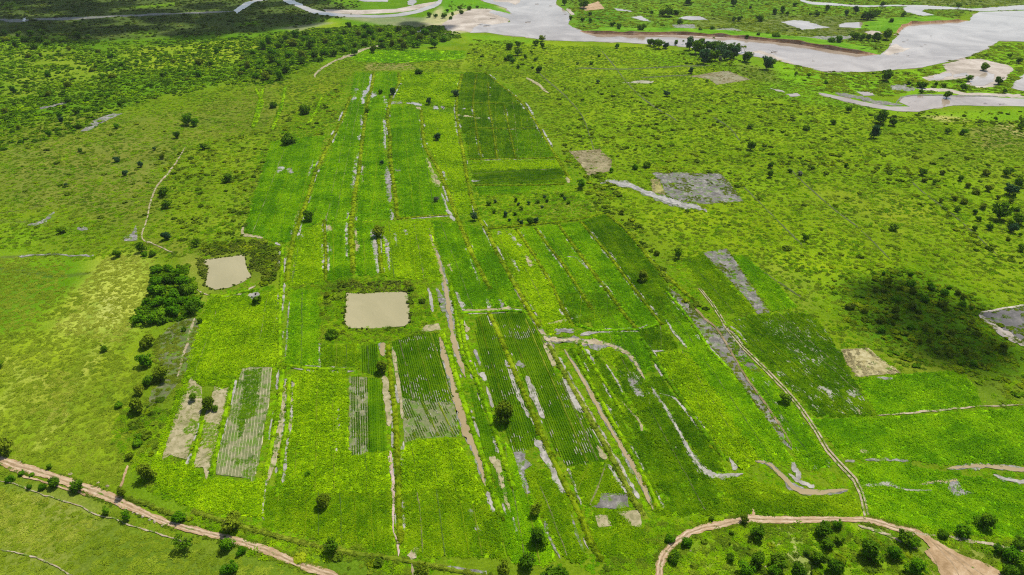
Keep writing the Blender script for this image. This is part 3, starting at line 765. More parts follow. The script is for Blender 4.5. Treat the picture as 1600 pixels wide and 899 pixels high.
for nm, pts, w, m, lab in C_:
    cn = ribbon(nm, pts, w, m, 'water', lab, 'canal')
    if m in (CANALW, GREYW, PALE):
        p2, w2 = smooth_line(pts, np.asarray(w, float) * 1.3 + .6, 10, True, len(WET) + 50)
        sheet('mud_rim', band(p2, w2), MUD if m is not PALE else MUDD, 'mud', None, None, None, None, mask=False, parent=cn)
F_ = [  # flooded furrows: line, width
    ([(442, 450), (442, 471)], 3), ([(452, 472), (449, 517), (446, 558)], 3), ([(499, 527), (499, 555), (500, 577)], [2, 3, 5]), ([(459, 595), (457, 625), (455, 655), (452, 674)], [3, 4, 7, 4]), ([(447, 702), (443, 750)], [5, 4]),
    ([(529, 637), (527, 672)], [3, 6]), ([(526, 690), (525, 717)], 4), ([(630, 690), (630, 718)], 3), ([(416, 750), (413, 780), (410, 805), (413, 814)], [3, 2.5, 2, 1.5]), ([(441, 594), (450, 594)], 4),
    ([(559, 237), (555, 262), (550, 297)], [4, 6, 6]), ([(569, 257), (566, 288)], 4), ([(600, 185), (601, 220), (602, 234)], [3, 4.5, 4]), ([(604, 260), (606, 287), (609, 317)], [7, 8, 5]), ([(611, 328), (613, 344)], [5, 7]),
    ([(667, 247), (677, 275), (685, 292)], [3, 8, 9]), ([(690, 302), (700, 330), (710, 346)], [2, 4, 6]), ([(544, 330), (543, 342)], 3), ([(542, 347), (541, 365), (542, 400), (544, 412)], [3, 5, 5, 2]), ([(556, 357), (559, 396)], [4, 6]),
    ([(581, 358), (585, 380), (588, 405), (591, 427)], [5, 9, 6, 4]), ([(601, 367), (606, 395), (609, 424)], [7, 7, 4]), ([(617, 363), (620, 387)], [5, 3]), ([(460, 409), (457, 438)], [4, 3]), ([(504, 382), (503, 395)], 3), ([(516, 386), (519, 397)], 4),
    ([(510, 338), (510, 346)], 3), ([(513, 352), (516, 362)], 7), ([(459, 366), (477, 369)], 4), ([(457, 359), (457, 368)], 5), ([(490, 250), (482, 275)], [2, 4]), ([(468, 330), (461, 346)], [2, 4]),
    ([(579, 116), (579, 132), (573, 142), (568, 150), (566, 164)], [3, 3, 6, 8, 4]), ([(564, 180), (563, 203)], [4, 3]), ([(560, 211), (560, 222)], 2), ([(600, 150), (603, 163)], 6), ([(581, 149), (589, 150)], 9), ([(553, 140), (559, 143)], 7), ([(556, 151), (549, 159)], [7, 4]),
    ([(537, 186), (533, 196)], 2), ([(526, 206), (519, 224)], 3), ([(612, 161), (629, 160)], [4, 5]), ([(634, 161), (648, 162), (660, 165)], [3, 4, 5]), ([(651, 169), (658, 169)], 4), ([(677, 168), (684, 168)], 5), ([(690, 169), (695, 169)], 5),
    ([(710, 162), (712, 190), (715, 214)], [2, 3, 2]), ([(712, 180), (730, 182), (752, 186)], [2, 3, 2.5]), ([(719, 170), (729, 170)], 2), ([(762, 185), (771, 187)], 4), ([(820, 160), (830, 175), (837, 195), (843, 208)], [2, 3, 3, 3]), ([(822, 122), (837, 130), (857, 146)], [2, 3, 3]),
    ([(669, 450), (674, 470), (676, 488)], [3, 6, 4]), ([(682, 450), (691, 470), (692, 489)], [5, 9, 6]), ([(712, 455), (719, 472), (725, 486)], [3, 7, 8]), ([(725, 487), (762, 485), (798, 481)], [7, 5, 5]), ([(760, 468), (765, 482)], [5, 9]), ([(779, 468), (788, 480)], [3, 7]),
    ([(715, 500), (722, 510)], [2, 5]), ([(723, 511), (733, 517)], 9), ([(727, 523), (731, 532)], 5), ([(742, 546), (750, 573)], [7, 3]), ([(753, 582), (757, 596)], 8), ([(760, 604), (770, 637)], [3, 5]), ([(790, 563), (800, 590), (812, 622), (826, 654)], [4, 7, 6, 4]),
    ([(808, 566), (818, 574)], 9), ([(822, 588), (835, 620), (850, 654)], [9, 10, 8]), ([(850, 536), (860, 560), (867, 572)], [4, 9, 7]), ([(880, 592), (895, 620), (911, 645)], [6, 12, 10]), ([(907, 537), (917, 557), (928, 574)], [4, 6, 2]), ([(907, 524), (930, 520), (957, 515)], [6, 4, 3]),
    ([(855, 507), (886, 501)], [4, 5]), ([(892, 498), (909, 493)], [5, 4]), ([(866, 520), (880, 517), (897, 519)], [7, 8, 6]), ([(947, 570), (960, 590), (973, 614)], [2, 3, 2]), ([(970, 627), (997, 657), (1004, 674)], [2, 4, 6]), ([(1030, 615), (1052, 622), (1067, 637), (1082, 657), (1092, 672)], [1.5, 3, 4, 3, 2]),
    ([(1040, 500), (1055, 522), (1073, 543)], [2, 5, 3]), ([(1015, 549), (1037, 549)], 3), ([(976, 517), (988, 517)], 2), ([(836, 688), (850, 706), (865, 740), (880, 773)], [8, 15, 10, 5]), ([(892, 805), (902, 837), (913, 864)], [2, 5, 3]), ([(887, 733), (895, 750), (908, 790)], [5, 4, 2]),
    ([(934, 697), (945, 719)], [5, 8]), ([(950, 727), (970, 757), (978, 771)], [5, 7, 3]), ([(850, 815), (854, 828), (862, 848), (876, 874)], [4, 5, 4, 2]), ([(801, 808), (811, 840)], [3, 4]), ([(767, 714), (776, 724), (783, 750), (790, 780), (798, 802)], [6, 13, 10, 6, 3]), ([(761, 771), (766, 787)], 6),
    ([(735, 796), (738, 806)], 7), ([(743, 822), (748, 832)], 7), ([(1232, 741), (1250, 754), (1272, 762)], [3, 7, 6]), ([(1236, 724), (1244, 736), (1251, 748)], [5, 10, 8]), ([(1352, 719), (1387, 719), (1421, 721)], [3, 4, 4]), ([(1320, 721), (1336, 721)], 3), ([(1343, 704), (1356, 708)], 6),
    ([(1139, 715), (1150, 735)], [4, 9]), ([(777, 364), (783, 367)], 5), ([(795, 365), (806, 378), (814, 387)], [7, 5, 4]), ([(822, 398), (832, 418)], [4, 8]), ([(800, 405), (812, 425)], [3, 3]), ([(885, 402), (900, 403), (917, 420)], [1.5, 2, 2]), ([(750, 345), (757, 362), (768, 385)], [2, 2.5, 2]), ([(700, 413), (707, 425)], [6, 4]), ([(735, 405), (750, 445)], [2, 3]),
    ([(1008, 396), (1021, 410)], [3, 4]), ([(1034, 424), (1040, 429)], 5), ([(1340, 640), (1345, 648)], 4), ([(692, 268), (698, 283)], [3, 5]), ([(617, 267), (627, 268)], 4), ([(737, 283), (751, 283)], 2.5), ([(885, 277), (888, 286)], 6), ([(432, 266), (444, 265)], 8), ([(449, 269), (458, 266)], 9), ([(401, 371), (410, 372)], 4), ([(381, 352), (379, 366), (392, 369), (411, 372)], [3, 5, 4, 3]), ([(430, 380), (438, 384)], 3),
    ([(631, 362), (637, 366)], 7), ([(555, 340), (559, 343)], 5), ([(1278, 605), (1292, 610), (1299, 624)], [4, 5, 6]), ([(1328, 615), (1336, 621)], 5), ([(1370, 591), (1395, 592)], 4), ([(400, 459), (402, 462), (388, 462)], [5, 9, 6]),
]
for i, (pts, w) in enumerate(F_):
    w = np.asarray(w, float) * .92
    ribbon('flooded_furrow', pts, w, (GREYW, MUD, GREYW, STRAWMUD)[i % 4] if i % 7 else GREYW, 'mud', 'shallow wet|furrow', 'furrow')
for nm, q, m, lab in (
    ('mud_patch', [(657, 519), (665, 509), (685, 506), (689, 516), (672, 518)], STRAWMUD, 'beige mud corner below the square pond'),
    ('mud_patch', [(802, 707), (821, 706), (820, 718), (832, 727), (819, 735), (828, 770), (822, 774), (813, 747)], MUD, 'hooked grey mud patch among dark rice'),
    ('mud_patch', [(939, 771), (980, 772), (983, 793), (960, 796), (925, 793), (937, 786)], MUDD, 'dark grey bare patch at a plot corner'),
    ('mud_patch', [(930, 805), (950, 806), (956, 822), (935, 826)], STRAWMUD, 'straw coloured bare spot above the headland'),
    ('mud_patch', [(962, 800), (1000, 798), (1003, 825), (985, 822)], STRAWMUD, 'trampled straw patch at the strip foot'),
    ('mud_patch', [(1487, 752), (1498, 752), (1503, 765), (1522, 771), (1492, 777), (1480, 763)], MUD, 'grey mud pool in the wide eastern field'),
    ('mud_patch', [(980, 590), (994, 592), (1006, 620), (996, 621), (984, 606)], MUD, 'grey flooded patch inside the arched channel'),
    ('mud_patch', [(915, 532), (945, 534), (955, 540), (935, 549), (922, 545)], MUD, 'wide grey silt at the arched channel'),
    ('mud_patch', [(636, 868), (647, 857), (655, 858), (650, 872), (642, 874)], PALE, 'pale spoil heap spill at the field headland'),
    ('mud_patch', [(660, 882), (700, 885), (760, 893), (760, 899), (700, 893)], MUD, 'grey weedy drain along the field headland'),
):
    sheet(nm, q, m, 'mud', lab, 'mud')

# ------------------------------------------------------------------ grassy bunds: raised banks with a rounded section
def bank_mesh(name, line, wid, h, mat, label, cat='bund', noise_a=.18):
    """line in survey pixels, wid metres, h metres"""
    p = W(line)
    far = np.hypot(*p.mean(0))
    st = max(.8, far / 260)
    q = []
    for a, b in zip(p[:-1], p[1:]):
        m = max(1, int(np.hypot(*(b - a)) / st))
        q += [a + (b - a) * j / m for j in range(m)]
    q.append(p[-1])
    q = np.array(q)
    d = np.gradient(q, axis=0)
    n = np.stack([-d[:, 1], d[:, 0]], 1) / np.maximum(np.hypot(*d.T), 1e-6)[:, None]
    prof = [(-.5, 0), (-.38, .62), (-.14, 1.0), (.14, 1.0), (.38, .62), (.5, 0)]
    V, F = [], []
    sc = .75 + .5 * fbm(q, 5, 3)
    endt = np.minimum(1, np.minimum(np.arange(len(q)), np.arange(len(q))[::-1]) / 2.0 + .15)
    for i in range(len(q)):
        for k, (u, v) in enumerate(prof):
            off = u * wid * sc[i] + (hash2(np.int64(i), np.int64(k), 5) - .5) * noise_a * wid * .6
            pt = q[i] + n[i] * off
            V.append((pt[0], pt[1], .015 + v * h * endt[i] * (.75 + .5 * float(hash2(np.int64(i), np.int64(k), 9)))))
    k = len(prof)
    for i in range(len(q) - 1):
        for j in range(k - 1):
            a = i * k + j
            F.append((a, a + 1, a + 1 + k, a + k))
    o = mesh_obj(name, V, F, mat)
    tag(o, label, cat, None, 'structure')
    return o, q, n, wid


BUNDS = []
B_ = [
    ([(549, 150), (533, 190), (514, 226), (492, 270), (482, 307), (468, 345), (459, 372), (452, 410), (449, 440)], 3.6, 'K', 'yellow bund down the west side of the upper paddies'),
    ([(584, 114), (580, 140), (573, 165), (569, 200), (565, 228), (562, 262), (554, 305), (551, 335), (548, 350), (550, 390), (552, 428)], 3.8, 'K', 'broad yellow bund second from the upper west side'),
    ([(623, 114), (624, 130), (612, 150), (607, 170), (605, 188), (610, 215), (609, 240), (613, 272), (619, 312), (621, 343)], 3.6, 'K', 'yellow bund beside the long silver furrows'),
    ([(658, 172), (661, 213), (664, 232), (684, 262), (699, 298), (711, 332), (722, 360), (734, 390), (751, 424), (766, 452)], 3.4, 'K', 'slanting yellow bund through the middle paddies'),
    ([(722, 116), (714, 150), (713, 180), (720, 222), (724, 240), (729, 275), (737, 308), (746, 338), (763, 365), (778, 398), (797, 432), (806, 448), (826, 484), (843, 512)], 3.2, 'K', 'long yellow bund below the dark square plots'),
    ([(621, 343), (650, 340), (705, 336)], 2.2, 'K', 'cross bund between upper and middle paddies'),
    ([(441, 385), (440, 440), (437, 500), (438, 560), (432, 575)], 2.4, 'Y', 'thin bund west of the square pond meadow'),
    ([(590, 360), (593, 395), (598, 430)], 2.2, 'K', 'short bund between two flooded furrows'),
    ([(507, 345), (509, 390), (509, 440)], 2.0, 'K', 'short yellow bund west of the flooded furrows'),
    ([(606, 538), (612, 600), (619, 660), (621, 720), (623, 790), (626, 850)], 2.6, 'K', 'straight bund beside the pinkish ditch'),
    ([(441, 575), (437, 630), (426, 690), (414, 745)], 2.6, 'B', 'bright bund east of the striped harvested plot'),
    ([(452, 590), (450, 650), (440, 720), (432, 780)], 2.2, 'B', 'bright bund with a furrow at its edge'),
    ([(365, 590), (354, 640), (342, 690), (330, 742)], 2.4, 'B', 'bright bund between the two pale harvested plots'),
    ([(318, 655), (307, 700), (298, 730)], 2.2, 'B', 'bright bund under the crooked trees'),
    ([(703, 440), (711, 480), (717, 520), (723, 555), (742, 590)], 2.4, 'Y', 'green canal bank east of the square pond'),
    ([(691, 520), (703, 555), (711, 585), (722, 620), (733, 655), (745, 690), (758, 725), (768, 760), (784, 810)], 3.0, 'B', 'bright canal bank down the wide brown canal'),
    ([(720, 500), (728, 545), (744, 590), (758, 630), (772, 670), (788, 720), (803, 765)], 2.6, 'Y', 'olive bund west of the dark rice rows'),
    ([(765, 490), (777, 517), (790, 547), (800, 572), (813, 602), (828, 635), (843, 672), (858, 708), (876, 742), (893, 778), (911, 815), (923, 848), (942, 880)], 2.8, 'K', 'long bund splitting the dark rice rows'),
    ([(858, 540), (880, 580), (908, 630), (928, 665), (948, 700), (968, 738), (990, 782), (1010, 812)], 2.8, 'O', 'grassy bank between sandy channel and tan canal'),
    ([(895, 545), (918, 590), (942, 632), (962, 668), (980, 698), (998, 730), (1015, 762), (1032, 800)], 2.4, 'Y', 'green bank east of the tan canal'),
    ([(905, 537), (925, 570), (950, 605), (975, 648)], 2.0, 'Y', 'green bund inside the arched channel'),
    ([(1003, 530), (1022, 560), (1042, 590), (1062, 620), (1085, 655), (1110, 690), (1135, 720)], 2.6, 'D', 'dark bund west of the brightest long plot'),
    ([(807, 358), (835, 400), (862, 445), (879, 482), (896, 512)], 2.2, 'K', 'thin bund in the slanting eastern strips'),
    ([(837, 357), (858, 386), (884, 420), (902, 448), (925, 485)], 2.2, 'K', 'second thin bund of the slanting strips'),
    ([(872, 350), (900, 390), (937, 440), (950, 455), (972, 487), (996, 517)], 2.4, 'K', 'third thin bund of the slanting strips'),
    ([(907, 347), (950, 397), (987, 447), (1020, 490), (1034, 508)], 2.0, 'K', 'fourth thin bund of the slanting strips'),
    ([(946, 333), (976, 357), (1002, 387), (1019, 410), (1050, 440), (1085, 470)], 3.0, 'K', 'grassy margin along the eastern strips'),
    ([(900, 508), (930, 517), (965, 516), (1000, 516), (1030, 507)], 2.0, 'G', 'cross bund above the arched channel'),
    ([(720, 489), (760, 488), (800, 486), (822, 488)], 2.0, 'G', 'cross bund above the dark rice rows'),
    ([(400, 455), (385, 455), (365, 460), (345, 464), (325, 462)], 3.6, 'Y', 'grassy rim below the irregular pond'),
    ([(440, 570), (480, 576), (530, 578), (560, 577)], 2.4, 'Y', 'cross bund between green and bright plots'),
    ([(399, 138), (410, 160), (398, 195)], 4.4, 'B', 'short yellow hedge row in the olive fallow'),
    ([(446, 136), (440, 165), (425, 205)], 4.4, 'B', 'second yellow hedge row in the olive fallow'),
    ([(411, 138), (405, 160), (395, 200)], 4.4, 'B', 'third yellow hedge row in the olive fallow'),
    ([(502, 152), (495, 172), (480, 195)], 4.4, 'B', 'fourth yellow hedge row in the olive fallow'),
    ([(757, 113), (785, 135), (815, 160), (838, 192), (858, 228), (872, 250), (892, 282)], 3.0, 'K', 'yellow edge bank of the dark square plots'),
    ([(745, 116), (740, 150), (739, 165), (746, 215), (752, 248)], 1.6, 'K', 'thin inner bund of the dark square plots'),
    ([(763, 130), (764, 165), (770, 200), (777, 248)], 1.6, 'K', 'second inner bund of the dark square plots'),
    ([(788, 165), (795, 200), (806, 248)], 1.6, 'K', 'third inner bund of the dark square plots'),
    ([(730, 162), (800, 162), (818, 162)], 1.4, 'K', 'upper cross bund of the dark square plots'),
    ([(732, 200), (800, 202), (840, 200)], 1.4, 'K', 'lower cross bund of the dark square plots'),
    ([(734, 250), (800, 249), (870, 247)], 1.8, 'K', 'cross bund under the dark square plots'),
    ([(742, 290), (800, 291), (884, 288)], 1.8, 'K', 'cross bund above the orchard'),
    ([(762, 358), (830, 352), (905, 344), (948, 332)], 2.2, 'K', 'yellow bank under the orchard'),
    ([(300, 800), (400, 830), (500, 855), (560, 866), (620, 874), (700, 890), (780, 905)], 2.2, 'O', 'headland bank above the earth road'),
    ([(200, 779), (225, 787), (265, 803), (300, 812)], 1.8, 'O', 'low roadside bank past the stone heaps'),
    ([(1040, 455), (1060, 478), (1083, 508), (1110, 548), (1138, 577)], 1.8, 'G', 'green lip of the long mud strip'),
    ([(1130, 505), (1150, 520), (1170, 545)], 1.6, 'Y', 'short weedy lip beside the wheel track'),
]
for line, wd, cl, lab in B_:
    far = slant(np.mean([p[1] for p in line]))
    o, q, n, w_ = bank_mesh('earth_bund', line, wd * .62, .45, SW['Y' if cl == 'B' else cl], lab)
    BUNDS.append((o, q, n, wd * .62, 'Y' if cl == 'B' else cl))


# far river bank: a cut earth face with a grassy top falling away behind
def cut_bank(name, line, h, label):
    p = W(line)
    q = []
    for a, b in zip(p[:-1], p[1:]):
        m = max(1, int(np.hypot(*(b - a)) / 4))
        q += [a + (b - a) * j / m for j in range(m)]
    q.append(p[-1]); q = np.array(q)
    q += np.stack([vnoise(q, 9, 1) - .5, vnoise(q, 9, 2) - .5], 1) * 3.0
    d = np.gradient(q, axis=0)
    n = np.stack([-d[:, 1], d[:, 0]], 1) / np.maximum(np.hypot(*d.T), 1e-6)[:, None]
    if n[:, 1].mean() < 0: n = -n
    V, F, G = [], [], []
    e = np.minimum(1, np.minimum(np.arange(len(q)), np.arange(len(q))[::-1]) / 4.0)
    hh = h * e * (.7 + .6 * vnoise(q, 12, 6)) + .05
    for i in range(len(q)):
        for off, z in ((-.4, .05), (.8, .55), (1.5, .98), (3.0, 1.0)):
            pt = q[i] + n[i] * off
            V.append((*pt, z * hh[i] + .03))
    for i in range(len(q) - 1):
        for j in range(3):
            a = i * 4 + j
            F.append((a, a + 1, a + 5, a + 4))
    root = mesh_obj(name, V, F, BANKM)
    V2 = []
    for i in range(len(q)):
        for off, z in ((2.2, 1.02), (9, .95), (22, .45), (45, 0.0)):
            pt = q[i] + n[i] * off
            V2.append((*pt, z * hh[i] + .04))
    F2 = []
    for i in range(len(q) - 1):
        for j in range(3):
            a = i * 4 + j
            F2.append((a, a + 1, a + 5, a + 4))
    top = mesh_obj('grass_top', V2, F2, FARG, root)
    tag(root, label, 'river bank', None, 'structure')
    return root


FARG = sward('far_bank_grass', (.055, .15, .006), (.095, .215, .010), (.15, .27, .016), 14, .5)
cut_bank('river_bank', [(905, 49), (930, 54), (985, 55), (1050, 55), (1100, 57), (1150, 60), (1200, 65), (1240, 69), (1290, 77), (1340, 85), (1372, 87)], 3.2, 'orange cut bank along the far side of the river')
cut_bank('river_bank', [(1404, 52), (1412, 43), (1425, 38), (1470, 36), (1514, 33)], 2.4, 'dark cut bank above the wide eastern water')


# small slivers of standing water along the bunds
def slivers(name, label, n, seed):
    rg = np.random.default_rng(seed)
    V, F = [], []
    near = [b for b in BUNDS if np.hypot(*b[1].mean(0)) < 560 and not any(w in b[0]['label'] for w in ('hedge', 'headland', 'roadside', 'orchard', 'margin', 'rim'))]
    for k in range(n):
        o, q, nn, wd, cl = near[rg.integers(len(near))]
        if len(q) < 8: continue
        L = min(rg.integers(3, 12), len(q) - 3)
        i = rg.integers(1, len(q) - L)
        sd = rg.choice([-1, 1])
        off = wd * .55 + rg.uniform(.1, .7)
        c0 = q[i:i + L] + nn[i:i + L] * (sd * off)
        w = rg.uniform(.15, .6) * (.4 + .9 * rg.uniform(size=L)) * max(1, np.hypot(*c0[0]) / 330)
        w[0] *= .3; w[-1] *= .3
        l, r = c0 + nn[i:i + L] * w[:, None], c0 - nn[i:i + L] * w[:, None]
        WET.append((np.concatenate([l, r[::-1]]), .12))
        b0 = len(V)
        for a_, b_ in zip(l, r): V += [(*a_, .125 + k * 1e-5), (*b_, .125 + k * 1e-5)]
        F += [(b0 + 2 * j, b0 + 2 * j + 1, b0 + 2 * j + 3, b0 + 2 * j + 2) for j in range(L - 1)]
    tag(mesh_obj(name, V, F, GREYW), label, 'water', None, 'stuff')


slivers('standing_water', 'slivers of standing water caught along the bunds', 420, 12)

# ------------------------------------------------------------------ crop plots and their plants
LF['TB'] = leafy('blades_thicket_bright', (.065, .155, .003), (.115, .225, .004), (.185, .295, .008))
LF['TD'] = leafy('blades_thicket_dark', (.040, .105, .003), (.075, .155, .005), (.125, .215, .008))


def leaf_quads(rng, n, spread, hgt, ln, wd, rows=None, tilt=(12, 58)):
    V, F = [], []
    for i in range(n):
        if rows:
            k = i % rows
            x = (k + .5) / rows * 2 * spread - spread + rng.normal(0, .05)
            y = rng.uniform(-spread, spread)
        else:
            x, y = rng.uniform(-spread, spread, 2)
        base = np.array([x, y, rng.uniform(0, hgt * .35)])
        for _ in range(3):
            a, t = rng.uniform(0, 2 * math.pi), math.radians(rng.uniform(*tilt))
            d = np.array([math.cos(a) * math.cos(t), math.sin(a) * math.cos(t), math.sin(t)])
            s = np.array([-math.sin(a), math.cos(a), 0])
            l, w = ln * rng.uniform(.6, 1.3), wd * rng.uniform(.6, 1.3)
            p1, p2 = base + d * l * .55, base + d * l + np.array([0, 0, -.25 * l * math.cos(t)])
            k = len(V)
            V += [base - s * w * .4, base + s * w * .4, p1 + s * w, p1 - s * w, p2]
            F += [(k, k + 1, k + 2, k + 3), (k + 3, k + 2, k + 4)]
    return V, F


def stock(name, mats, maker, n=3, seed=1):
    """n variants of a stock clump, one collection for each material"""
    out = {}
    geo = []
    for i in range(n):
        V, F = maker(np.random.default_rng(seed * 100 + i))
        geo.append((V, F))
    for key in mats:
        c = bpy.data.collections.new(f'stock_{name}_{key}')
        for i, (V, F) in enumerate(geo):
            me = bpy.data.meshes.new(f'{name}_{key}_{i}')
            me.from_pydata([tuple(map(float, v)) for v in V], [], F)
            me.materials.append(mats[key])
            o = bpy.data.objects.new(f'{name}_{key}_{i}', me)
            c.objects.link(o)
        out[key] = c
    return out


def bushy(rng, n=70, r=.5, flat=.8, leaf=.22):
    """a leafy mound: leaf faces spread through a lumpy dome"""
    lobes = [(rng.uniform(-.45, .45) * r, rng.uniform(-.45, .45) * r, rng.uniform(.3, .6) * r * flat, rng.uniform(.45, .7) * r) for _ in range(5)]
    V, F = [], []
    for i in range(n):
        lx, ly, lz, lr = lobes[rng.integers(len(lobes))]
        d = rng.normal(size=3); d /= np.linalg.norm(d)
        if d[2] < -.2: d[2] *= -1
        rad = lr * rng.uniform(.7, 1.05)
        c = np.array([lx, ly, lz]) + d * rad * np.array([1, 1, flat])
        c[2] = max(c[2], .03)
        nrm = d + rng.normal(0, .5, 3); nrm /= np.linalg.norm(nrm)
        u = np.cross(nrm, rng.normal(size=3)); u /= np.linalg.norm(u); v = np.cross(nrm, u)
        s = leaf * rng.uniform(.6, 1.4)
        k = len(V)
        V += [c - u * s - v * s * .5, c + u * s * .2 - v * s * .8, c + u * s + v * s * .3, c - u * s * .3 + v * s * .8]
        F.append((k, k + 1, k + 2, k + 3))
    return V, F


_stock, _sw = {}, {}
MAKERS = {'tufts': (lambda r: leaf_quads(r, 30, .75, .3, .40, .10), 4, 3), 'rows': (lambda r: leaf_quads(r, 26, .75, .25, .30, .085, rows=2), 4, 5)}


def abin(d):
    return int(round(math.degrees(math.atan2(-d[0], d[1])) / 10.0))


def crop_stock(kind, cl, b):
    if (kind, cl, b) not in _stock:
        k = f'{cl}_{b}'
        mat = leafy('blades_' + k, *PAL[cl], trans=.3, ang=math.radians(b * 10))
        _stock[kind, cl, b] = stock(kind, {k: mat}, *MAKERS[kind])[k]
    return _stock[kind, cl, b]


def crop_top(cl, b):
    if (cl, b) not in _sw:
        _sw[cl, b] = sward(f'stand_{cl}_{b}', *PAL[cl], ang=math.radians(b * 10))
    return _sw[cl, b]


ST_TUFT = stock('tufts', LF, *MAKERS['tufts'])
ST_BUSH = stock('shrub', {k: LF[k] for k in ('S', 'K2', 'K', 'P2', 'O', 'G', 'B', 'Y', 'TB', 'TD')}, lambda r: bushy(r, 150, .5, .8, .15), 6, 7)


def gn_tree():
    ng = bpy.data.node_groups.new('scatter', 'GeometryNodeTree')
    ng.interface.new_socket('Geometry', in_out='INPUT', socket_type='NodeSocketGeometry')
    ng.interface.new_socket('Stock', in_out='INPUT', socket_type='NodeSocketCollection')
    ng.interface.new_socket('Geometry', in_out='OUTPUT', socket_type='NodeSocketGeometry')
    N = ng.nodes
    gi, go = N.new('NodeGroupInput'), N.new('NodeGroupOutput')
    ci = N.new('GeometryNodeCollectionInfo')
    ci.inputs['Separate Children'].default_value = True
    ci.inputs['Reset Children'].default_value = True
    ip = N.new('GeometryNodeInstanceOnPoints')
    ip.inputs['Pick Instance'].default_value = True

    def attr(nm, dt):
        a = N.new('GeometryNodeInputNamedAttribute')
        a.data_type = dt
        a.inputs['Name'].default_value = nm
        return next(s for s in a.outputs if s.enabled and s.name == 'Attribute')
    L = ng.links.new
    L(gi.outputs['Stock'], ci.inputs['Collection'])
    L(gi.outputs['Geometry'], ip.inputs['Points'])
    L(ci.outputs[0], ip.inputs['Instance'])
    L(attr('pick', 'INT'), ip.inputs['Instance Index'])
    L(attr('turn', 'FLOAT_VECTOR'), ip.inputs['Rotation'])
    L(attr('size', 'FLOAT_VECTOR'), ip.inputs['Scale'])
    L(ip.outputs[0], go.inputs[0])
    return ng


GN = gn_tree()
GN_COL = next(s.identifier for s in GN.interface.items_tree if s.name == 'Stock')
TOTAL = [0]


def scatter(name, P, z, rot, size, stockcol, parent=None, seed=0):
    n = len(P)
    if n == 0: return None
    TOTAL[0] += n
    rng = np.random.default_rng(seed + 17)
    me = bpy.data.meshes.new(name)
    co = np.zeros((n, 3), np.float32)
    co[:, :2] = P; co[:, 2] = z
    me.vertices.add(n)
    me.vertices.foreach_set('co', co.ravel())
    a = me.attributes.new('pick', 'INT', 'POINT')
    a.data.foreach_set('value', rng.integers(0, len(stockcol.objects), n).astype(np.int32))
    r = np.zeros((n, 3), np.float32); r[:, 2] = rot
    a = me.attributes.new('turn', 'FLOAT_VECTOR', 'POINT'); a.data.foreach_set('vector', r.ravel())
    s = np.asarray(size, np.float32)
    if s.ndim == 1: s = np.repeat(s[:, None], 3, 1)
    a = me.attributes.new('size', 'FLOAT_VECTOR', 'POINT'); a.data.foreach_set('vector', np.ascontiguousarray(s, np.float32).ravel())
    o = bpy.data.objects.new(name, me)
    COL.objects.link(o)
    o.parent = parent
    md = o.modifiers.new('scatter', 'NODES')
    md.node_group = GN
    md[GN_COL] = stockcol
    o['kind'] = 'stuff'
    return o


def dry(P, pad=0.0):
    g = np.random.default_rng(len(P) + 5)
    P = P + g.normal(0, .32, P.shape)       # plants lean in over the water's edge
    ok = np.ones(len(P), bool)
    lk = vnoise(P, 1.1, 71)
    for w, leak in WET:
        i = np.where(ok)[0]
        if not len(i): break
        ok[i[inside(w, P[i]) & (lk[i] > leak)]] = False
    return ok


def long_dir(poly):
    e = np.roll(poly, -1, 0) - poly
    L = np.hypot(*e.T)
    # average of the long edges, all pointing away from the viewer
    e = np.where((e[:, 1] < 0)[:, None], -e, e)
    v = (e * (L[:, None] ** 1.5)).sum(0)
    return v / np.hypot(*v)


def fill(poly, sx, sy, d, rng, jit=.35):
    s = np.array([d[1], -d[0]])
    c = poly.mean(0)
    a = (poly - c) @ np.stack([s, d], 1)
    u = np.arange(a[:, 0].min(), a[:, 0].max() + sx, sx)
    v = np.arange(a[:, 1].min(), a[:, 1].max() + sy, sy)
    U, Vv = np.meshgrid(u, v)
    U = U.ravel() + rng.uniform(-jit, jit, U.size) * sx
    Vv = Vv.ravel() + rng.uniform(-jit, jit, Vv.size) * sy
    P = c + U[:, None] * s + Vv[:, None] * d
    return P[inside(poly, P)]


RIDGEM = {}


def ridges(o, poly, d, rng, far, cl):
    """low earth ridges that part a plot into working strips"""
    s = np.array([d[1], -d[0]])
    c0 = poly.mean(0)
    uv = (poly - c0) @ np.stack([s, d], 1)
    u0 = uv[:, 0].min() + rng.uniform(3, 6)
    while u0 < uv[:, 0].max() - 2.5:
        st = max(.9, far / 260)
        vv = np.arange(uv[:, 1].min(), uv[:, 1].max(), st)
        wig = (fbm(np.stack([vv, np.full(len(vv), u0)], 1), 22, 3) - .5) * 1.6
        line = c0 + (u0 + wig)[:, None] * s + vv[:, None] * d
        ok = inside(poly, line) & (vnoise(np.stack([vv, np.full(len(vv), u0 * 7)], 1), 16, 8) > .28)
        w0 = rng.uniform(.16, .36) * max(1, far / 420)
        V, F = [], []
        for q in range(len(line)):
            w = w0 * (.6 + .8 * rng.uniform())
            V += [(*(line[q] - s * w), .03), (*line[q], .34), (*(line[q] + s * w), .03)]
            if q and ok[q] and ok[q - 1]:
                k = q * 3
                F += [(k - 3, k - 2, k + 1, k), (k - 2, k - 1, k + 2, k + 1)]
        if F: mesh_obj('ridge', V, F, [RIDGEM['dark'], RIDGEM['soil'], SW['K'], SW['O']][rng.integers(4)], o)
        u0 += rng.uniform(3.0, 8) * max(1, far / 500)


